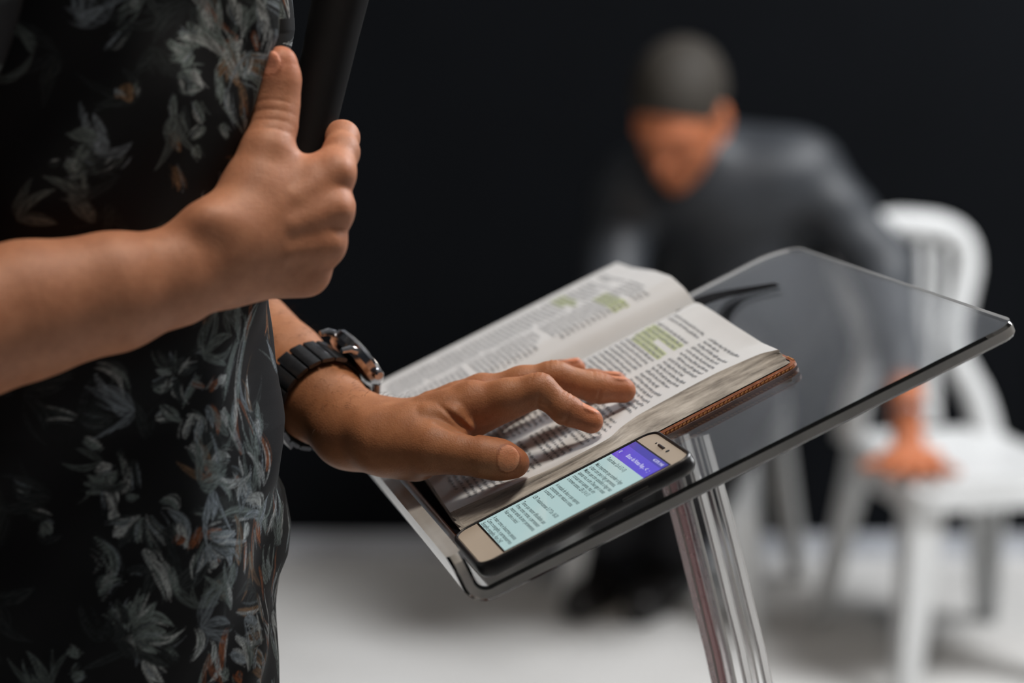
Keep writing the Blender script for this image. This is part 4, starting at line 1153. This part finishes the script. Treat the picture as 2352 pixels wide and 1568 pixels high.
# ------------------------------------------------------------------ microphone
mic_lo, mic_hi = B(640, 640, 1.297), B(776, 20, 1.320)
mic_ax = unit(mic_hi - mic_lo)
mic = empty('microphone', mic_lo); tag(mic, 'black handheld microphone gripped upright in the fist', 'microphone')
b = MB(); b.lathe(mic_lo - mic_ax * 0.006, mic_ax, [(0.0090, 0), (0.0105, 0.003), (0.0115, 0.03), (0.0128, 0.08), (0.0150, 0.15), (0.0165, 0.185), (0.0165, 0.19)], 40); adopt(b.build('handle', M_BLACK, None), mic)
b = MB(); b.lathe(mic_lo + mic_ax * 0.184, mic_ax, [(0.0170, 0), (0.0225, 0.006), (0.0225, 0.012), (0.0170, 0.014)], 40); adopt(b.build('collar', M_DKSTEEL, None), mic)
b = MB(); b.lathe(mic_lo + mic_ax * 0.198, mic_ax, [(0.0180, 0), (0.0240, 0.010), (0.0255, 0.022), (0.0240, 0.036), (0.0180, 0.047), (0.0080, 0.052)], 40); adopt(b.build('grille', plain('mic_grille', (0.10, 0.10, 0.11), 0.35, 1.0, var=0.5, scale=900, bump=0.8), None), mic)

# ------------------------------------------------------------------ wristwatch
wc = LH.fore[3] * 0.85 + LH.fore[2] * 0.15
wa = unit(LH.fore[4] - LH.fore[2])
wd = unit(at(800, 846, 1.44) - at(735, 915, 1.432)); wd = unit(wd - wa * (wd @ wa)); ws = np.cross(wa, wd)
watch = empty('wristwatch', wc); tag(watch, 'steel wristwatch with a dark link bracelet on the wrist above the book', 'watch')
RA, RB = 0.0300, 0.0305
def ring_pt(a, r=0.0): return wc + wd * math.cos(a) * (RA + r) + ws * math.sin(a) * (RB + r)
nl = 20
for i in range(nl):
    a = 2 * math.pi * i / nl
    if abs((a + math.pi) % (2 * math.pi) - math.pi) < 0.42: continue
    t = unit(ring_pt(a + 0.01) - ring_pt(a - 0.01)); n = unit(np.cross(t, wa)); n = n if n @ (ring_pt(a) - wc) > 0 else -n
    ln = np.linalg.norm(ring_pt(a + math.pi / nl) - ring_pt(a - math.pi / nl)) * 0.465
    b = MB(); hw, hh = 0.0118, 0.0013; rg = []
    for k, (x, y) in enumerate(((-1, -0.6), (-0.8, -1), (0.8, -1), (1, -0.6), (1, 0.5), (0.78, 1), (-0.78, 1), (-1, 0.5))):
        rg.append((x, y))
    c0 = ring_pt(a, 0.001)
    b.rings([[c0 + wa * s * hw + t * x * ln + n * y * hh for x, y in rg] for s in (-1, 1)])
    adopt(b.build('bracelet_link', M_DKSTEEL, None, sharp=50), watch)
# liner ring joins the links
b = MB(); k = 48
b.rings([[ring_pt(2 * math.pi * j / k, dr) + wa * s for j in range(k)] for dr, s in ((-0.0012, -0.0098), (0.0002, -0.0098), (0.0002, 0.0098), (-0.0012, 0.0098))], cap=False, closed=True)
adopt(b.build('bracelet_band', M_BLACK, None, sharp=40), watch)
cc = wc + wd * (RA + 0.0005)
b = MB(); b.lathe(cc, wd, [(0.0150, 0), (0.0195, 0.001), (0.0215, 0.0040), (0.0215, 0.0085), (0.0200, 0.0105), (0.0178, 0.0110), (0.0172, 0.0102), (0.0172, 0.0092)], 56)
case = adopt(b.build('watch_case', M_STEEL, None, sharp=32), watch)
b = MB(); b.lathe(cc, wd, [(0.0170, 0.0088), (0.0170, 0.0094), (0.0060, 0.0094)], 48)
adopt(b.build('dial', plain('dark_dial', (0.03, 0.032, 0.036), 0.3, 0.3, var=0.2), None, sharp=30), watch)
b = MB(); b.lathe(cc, wd, [(0.0171, 0.0096), (0.0168, 0.0114), (0.0120, 0.0119), (0.0050, 0.0121)], 48)
adopt(b.build('crystal', acrylic('watch_crystal', (1, 1, 1, 1), 0.01), None, sharp=60), watch)
b = MB(); b.lathe(cc + wd * 0.0062 + wa * 0.0212, wa, [(0.0030, 0), (0.0034, 0.001), (0.0034, 0.0042), (0.0026, 0.0050)], 16)
cr_ = b.build('crown', M_STEEL, None, sharp=30); adopt(cr_, watch)
for s1 in (-1, 1):
    for s2 in (-1, 1):
        b = MB(); p0 = cc + wd * 0.005 + ws * s1 * 0.0165 + wa * s2 * 0.0125
        b.tube([p0, p0 + ws * s1 * 0.0050 - wd * 0.0028, p0 + ws * s1 * 0.0082 - wd * 0.0075], [0.0026, 0.0024, 0.0018], 8)
        adopt(b.build('lug', M_STEEL, None), watch)
b = MB(); c0 = ring_pt(math.pi * 1.0 + 0.05, 0.0022); t = ws
b.box(c0, wa * 0.0120, ws * 0.0085, wd * 0.0010)
adopt(b.build('clasp', M_DKSTEEL, None, smooth=False), watch)

# ------------------------------------------------------------------ white plastic chairs
def plastic_chair(name, loc, rot, kx=1.0, ky=1.0, kz=1.0):
    root = empty(name, loc)
    ca, sa = math.cos(rot), math.sin(rot)
    def Pl(x, y, z):
        x, y, z = x * kx, y * ky, z * kz
        return np.array([loc[0] + ca * x - sa * y, loc[1] + sa * x + ca * y, loc[2] + z])   # front is -y
    # seat: a dished sheet with a rolled front edge
    n = 22; b = MB(); top, bot = [], []
    for i in range(n):
        for j in range(n):
            a = -1 + 2 * i / (n - 1); c = -1 + 2 * j / (n - 1)
            w = 0.225 - 0.018 * (c + 1) / 2
            x = a * w * (1 - 0.07 * max(0, abs(c)) ** 6); y = c * 0.21 * (1 - 0.05 * abs(a) ** 6)
            z = 0.432 - 0.022 * (1 - a * a) * (1 - c * c) - 0.028 * max(0, -c - 0.72) ** 2 / 0.08 + 0.02 * max(0, c - 0.6)
            top.append(Pl(x, y, z)); bot.append(Pl(x, y, z - 0.008))
    vs = top + bot; fs = []
    I = lambda i, j: i * n + j; m = n * n
    for i in range(n - 1):
        for j in range(n - 1):
            fs.append((I(i, j), I(i + 1, j), I(i + 1, j + 1), I(i, j + 1))); fs.append((m + I(i, j), m + I(i, j + 1), m + I(i + 1, j + 1), m + I(i + 1, j)))
    rim = [I(i, 0) for i in range(n)] + [I(n - 1, j) for j in range(1, n)] + [I(i, n - 1) for i in range(n - 2, -1, -1)] + [I(0, j) for j in range(n - 2, 0, -1)]
    for k in range(len(rim)):
        a, c = rim[k], rim[(k + 1) % len(rim)]; fs.append((c, a, m + a, m + c))
    b.add(vs, fs); adopt(b.build('seat', M_WHITE, None, sharp=60), root)
    # apron under the seat
    b = MB(); ring_o = []
    K = 40
    for h0, off in ((0.428, 0.0), (0.372, 0.008), (0.372, 0.0), (0.424, -0.006)):
        rg = []
        for q_ in range(K):
            a = 2 * math.pi * q_ / K; cx, sy = math.cos(a), math.sin(a)
            x = math.copysign(abs(cx) ** 0.3, cx) * (0.218 + off); y = math.copysign(abs(sy) ** 0.3, sy) * (0.205 + off)
            dip = 0.020 * (abs(cx * sy) * 2) ** 2 if h0 < 0.4 else 0
            rg.append(Pl(x, y, h0 - dip))
        ring_o.append(rg)
    b.rings(ring_o, cap=False, closed=True); adopt(b.build('seat_apron', M_WHITE, None, sharp=60), root)
    # legs: folded angle section, tapering and splayed
    for sx in (-1, 1):
        for sy in (-1, 1):
            b = MB(); rgs = []
            for t in np.linspace(0, 1, 8):
                x = sx * (0.200 + 0.050 * t); y = sy * (0.188 + 0.050 * t + (0.03 * t if sy > 0 else 0)); z = 0.40 * (1 - t)
                w = 0.082 - 0.036 * t; th_ = 0.010
                prof = [(0, 0), (w, 0), (w, th_), (th_ * 1.6, th_ * 1.2), (th_, w), (0, w)]
                rgs.append([Pl(x - sx * p_, y - sy * q_, z) for p_, q_ in prof])
            b.rings(rgs); adopt(b.build('leg', M_WHITE, None, sharp=40), root)
    # back: hourglass stiles, arched head, slats
    def yb(z): return 0.195 + (z - 0.43) * 0.28
    for sx in (-1, 1):
        pts = [(0.185, 0.425), (0.165, 0.50), (0.120, 0.58), (0.118, 0.64), (0.150, 0.72), (0.168, 0.775), (0.155, 0.825), (0.10, 0.852), (0.0, 0.862)]
        C = bez([Pl(sx * x, yb(z), z) for x, z in pts], 34)
        b = MB(); b.tube(C, [0.030 - 0.006 * abs(i - 17) / 17 * 0 - 0.004 * math.sin(i / 33 * math.pi) for i in range(34)], 10)
        adopt(b.build('back_stile', M_WHITE, None), root)
    for k in range(5):
        f = (k - 2) / 2
        b = MB(); C = bez([Pl(f * 0.045, yb(0.45), 0.45), Pl(f * 0.060, yb(0.60) + 0.004, 0.60), Pl(f * 0.085, yb(0.72), 0.72), Pl(f * 0.105, yb(0.85), 0.848 - 0.02 * f * f)], 14)
        b.tube(C, 0.0095, 8); adopt(b.build('back_slat', M_WHITE, None), root)
    return root
def floor_at(px, py):
    d = ray(px, py); t = -CAM[2] / d[2]; return CAM + d * t
cB = plastic_chair('plastic_chair', (0.825, 4.17, 0.0), math.radians(12), 0.76, 0.95, 0.92)
tag(cB, 'white plastic chair with a slatted back, the seated man leans a hand on it', 'chair', 'white plastic chairs')
cA = plastic_chair('plastic_chair', (0.355, 4.60, 0.0), math.radians(-20), 0.85, 0.85)
tag(cA, 'white plastic chair under the seated man, mostly hidden behind the lectern', 'chair', 'white plastic chairs')

# ------------------------------------------------------------------ the seated man
hc = at(1562, 262, 4.32)
hfw = unit(np.array([-0.42, -0.72, -0.62])); hup = np.array([-0.10, -0.35, 1.0])
hs, hsL, hsA = head_sdf(hc, hfw, hup, 1.06)
SL, SR = at(1850, 402, 4.42), at(1440, 440, 4.52)
EL, WL = at(2035, 625, 4.40), at(2080, 905, 4.185)
HL = np.array([0.720, 4.08, 0.418])
ER, WR = at(1395, 720, 4.36), at(1500, 850, 4.22)
CH, BE, HI = at(1655, 455, 4.50), at(1720, 680, 4.60), np.array([0.40, 4.60, 0.54])
KR, KL = np.array([0.16, 4.22, 0.50]), np.array([0.42, 4.20, 0.50])
FR, FL = np.array([0.205, 4.60, 0.10]), np.array([0.33, 4.58, 0.10])
def seated(p):
    d = capsule(p, CH, BE, 0.125, 0.135, (unit(SL - SR), 0.82))
    d = smin(d, capsule(p, BE, HI, 0.135, 0.135), 0.06)
    d = smin(d, capsule(p, SL * 0.85 + SR * 0.15, SR * 0.85 + SL * 0.15, 0.075, 0.075), 0.08)
    d = smin(d, capsule(p, (SL + SR) / 2, hsL(0, -0.02, -0.05), 0.065, 0.055), 0.05)
    d = smin(d, chain(p, [SL, EL, WL], [0.062, 0.045, 0.030], 0.03), 0.04)
    d = smin(d, chain(p, [SR, ER, WR], [0.060, 0.045, 0.030], 0.03), 0.04)
    for k_, f_ in ((KR, FR), (KL, FL)): d = smin(d, chain(p, [HI + (k_ - HI) * 0.1, k_, f_], [0.085, 0.062, 0.042], 0.03), 0.05)
    for w_, tips in ((WL, [HL + np.array([dx, dy, -0.012]) for dx, dy in ((-0.085, -0.05), (-0.052, -0.115), (-0.012, -0.13), (0.028, -0.125), (0.066, -0.10))]),
                     (WR, [WR + np.array([dx, -0.10, -0.05 - 0.01 * i]) for i, dx in enumerate((0.04, 0.03, 0.01, -0.01, -0.03))])):
        pc = HL if w_ is WL else WR + np.array([0.01, -0.05, -0.03])
        d = smin(d, capsule(p, w_, pc, 0.028, 0.030), 0.02)
        if w_ is WL: d = smin(d, capsule(p, pc + np.array([-0.035, -0.03, -0.004]), pc + np.array([0.032, -0.035, -0.004]), 0.024, 0.024), 0.02)
        for t_ in tips: d = np.minimum(d, smin(d, capsule(p, pc * 0.7 + t_ * 0.3, t_, 0.015, 0.010), 0.008))
    return smin(d, hs(p), 0.015)
lo, hi = bounds([hc, SL, SR, EL, WL, HL, ER, WR, HI, KR, KL, FR, FL], 0.17); lo[2] = 0.03
v, q = mesh_sdf(seated, lo, hi, 0.0055)
man = make_mesh('person', v, q, [M_SKIN2])
tag(man, 'person in charcoal clothes sitting with bowed head behind the lectern', 'person')
v, q = mesh_sdf(hair_sdf(hc, hfw, hup, 1.06), hc - 0.17, hc + 0.17, 0.005)
make_mesh('hair', v, q, [M_HAIR], parent=man)
def jacket(p):
    d = capsule(p, CH, BE, 0.138, 0.148, (unit(SL - SR), 0.82))
    d = smin(d, capsule(p, BE, HI + np.array([0, 0, 0.02]), 0.148, 0.146), 0.06)
    d = smin(d, capsule(p, SL * 0.85 + SR * 0.15, SR * 0.85 + SL * 0.15, 0.086, 0.086), 0.08)
    d = smin(d, capsule(p, (SL + SR) / 2, (SL + SR) / 2 * 0.6 + hc * 0.4, 0.078, 0.066), 0.04)
    d = smin(d, chain(p, [SL, EL, WL * 0.9 + EL * 0.1], [0.074, 0.058, 0.042], 0.03), 0.04)
    d = smin(d, chain(p, [SR, ER, WR * 0.9 + ER * 0.1], [0.072, 0.058, 0.042], 0.03), 0.04)
    q_ = p * 21
    return d + 0.004 * np.sin(q_[:, 0] + 2 * np.sin(q_[:, 2] * 0.9)) * np.sin(q_[:, 2] * 1.4 + q_[:, 1])
v, q = mesh_sdf(jacket, lo, hi, 0.007)
make_mesh('long_sleeved_shirt', v, q, [M_GREYSHIRT], parent=man)
def trs(p):
    d = capsule(p, HI + np.array([-0.06, 0, 0]), HI + np.array([0.08, 0.02, 0]), 0.13, 0.13)
    for k_, f_ in ((KR, FR), (KL, FL)): d = smin(d, chain(p, [HI + (k_ - HI) * 0.1, k_, f_], [0.10, 0.082, 0.062], 0.03), 0.04)
    return d
v, q = mesh_sdf(trs, lo, hi, 0.009)
make_mesh('trousers', v, q, [M_TROUSER], parent=man)
for f_ in (FR, FL):
    fd = unit(np.array([-0.40, -0.9, 0]))
    def shoe2(p, f_=f_):
        g = np.array([f_[0], f_[1], 0.0])
        d = chain(p, [g - fd * 0.05 + up * 0.048, g + fd * 0.09 + up * 0.044, g + fd * 0.18 + up * 0.036], [0.046, 0.046, 0.036], 0.02)
        return np.maximum(d, 0.002 - p[:, 2])
    v, q = mesh_sdf(shoe2, f_ + np.array([-0.3, -0.3, -0.11]), f_ + np.array([0.3, 0.3, 0.05]), 0.006)
    make_mesh('shoe', v, q, [M_SHOE], parent=man)
# steel bracelet at his wrist
br = empty('bracelet', WL); tag(br, 'thin steel bracelet on the wrist of the seated man', 'bracelet')
ax = unit(HL - WL); b = MB(); x = unit(np.cross(ax, up)); y = np.cross(ax, x)
c0 = WL * 0.75 + HL * 0.25
b.rings([[c0 + (x * math.cos(a) + y * math.sin(a)) * (0.037 + 0.003 * math.cos(t)) + ax * 0.004 * math.sin(t) for a in np.linspace(0, 2 * math.pi, 36, endpoint=False)] for t in np.linspace(0, 2 * math.pi, 8, endpoint=False)], cap=False, closed=True)
adopt(b.build('band', M_STEEL, None), br)
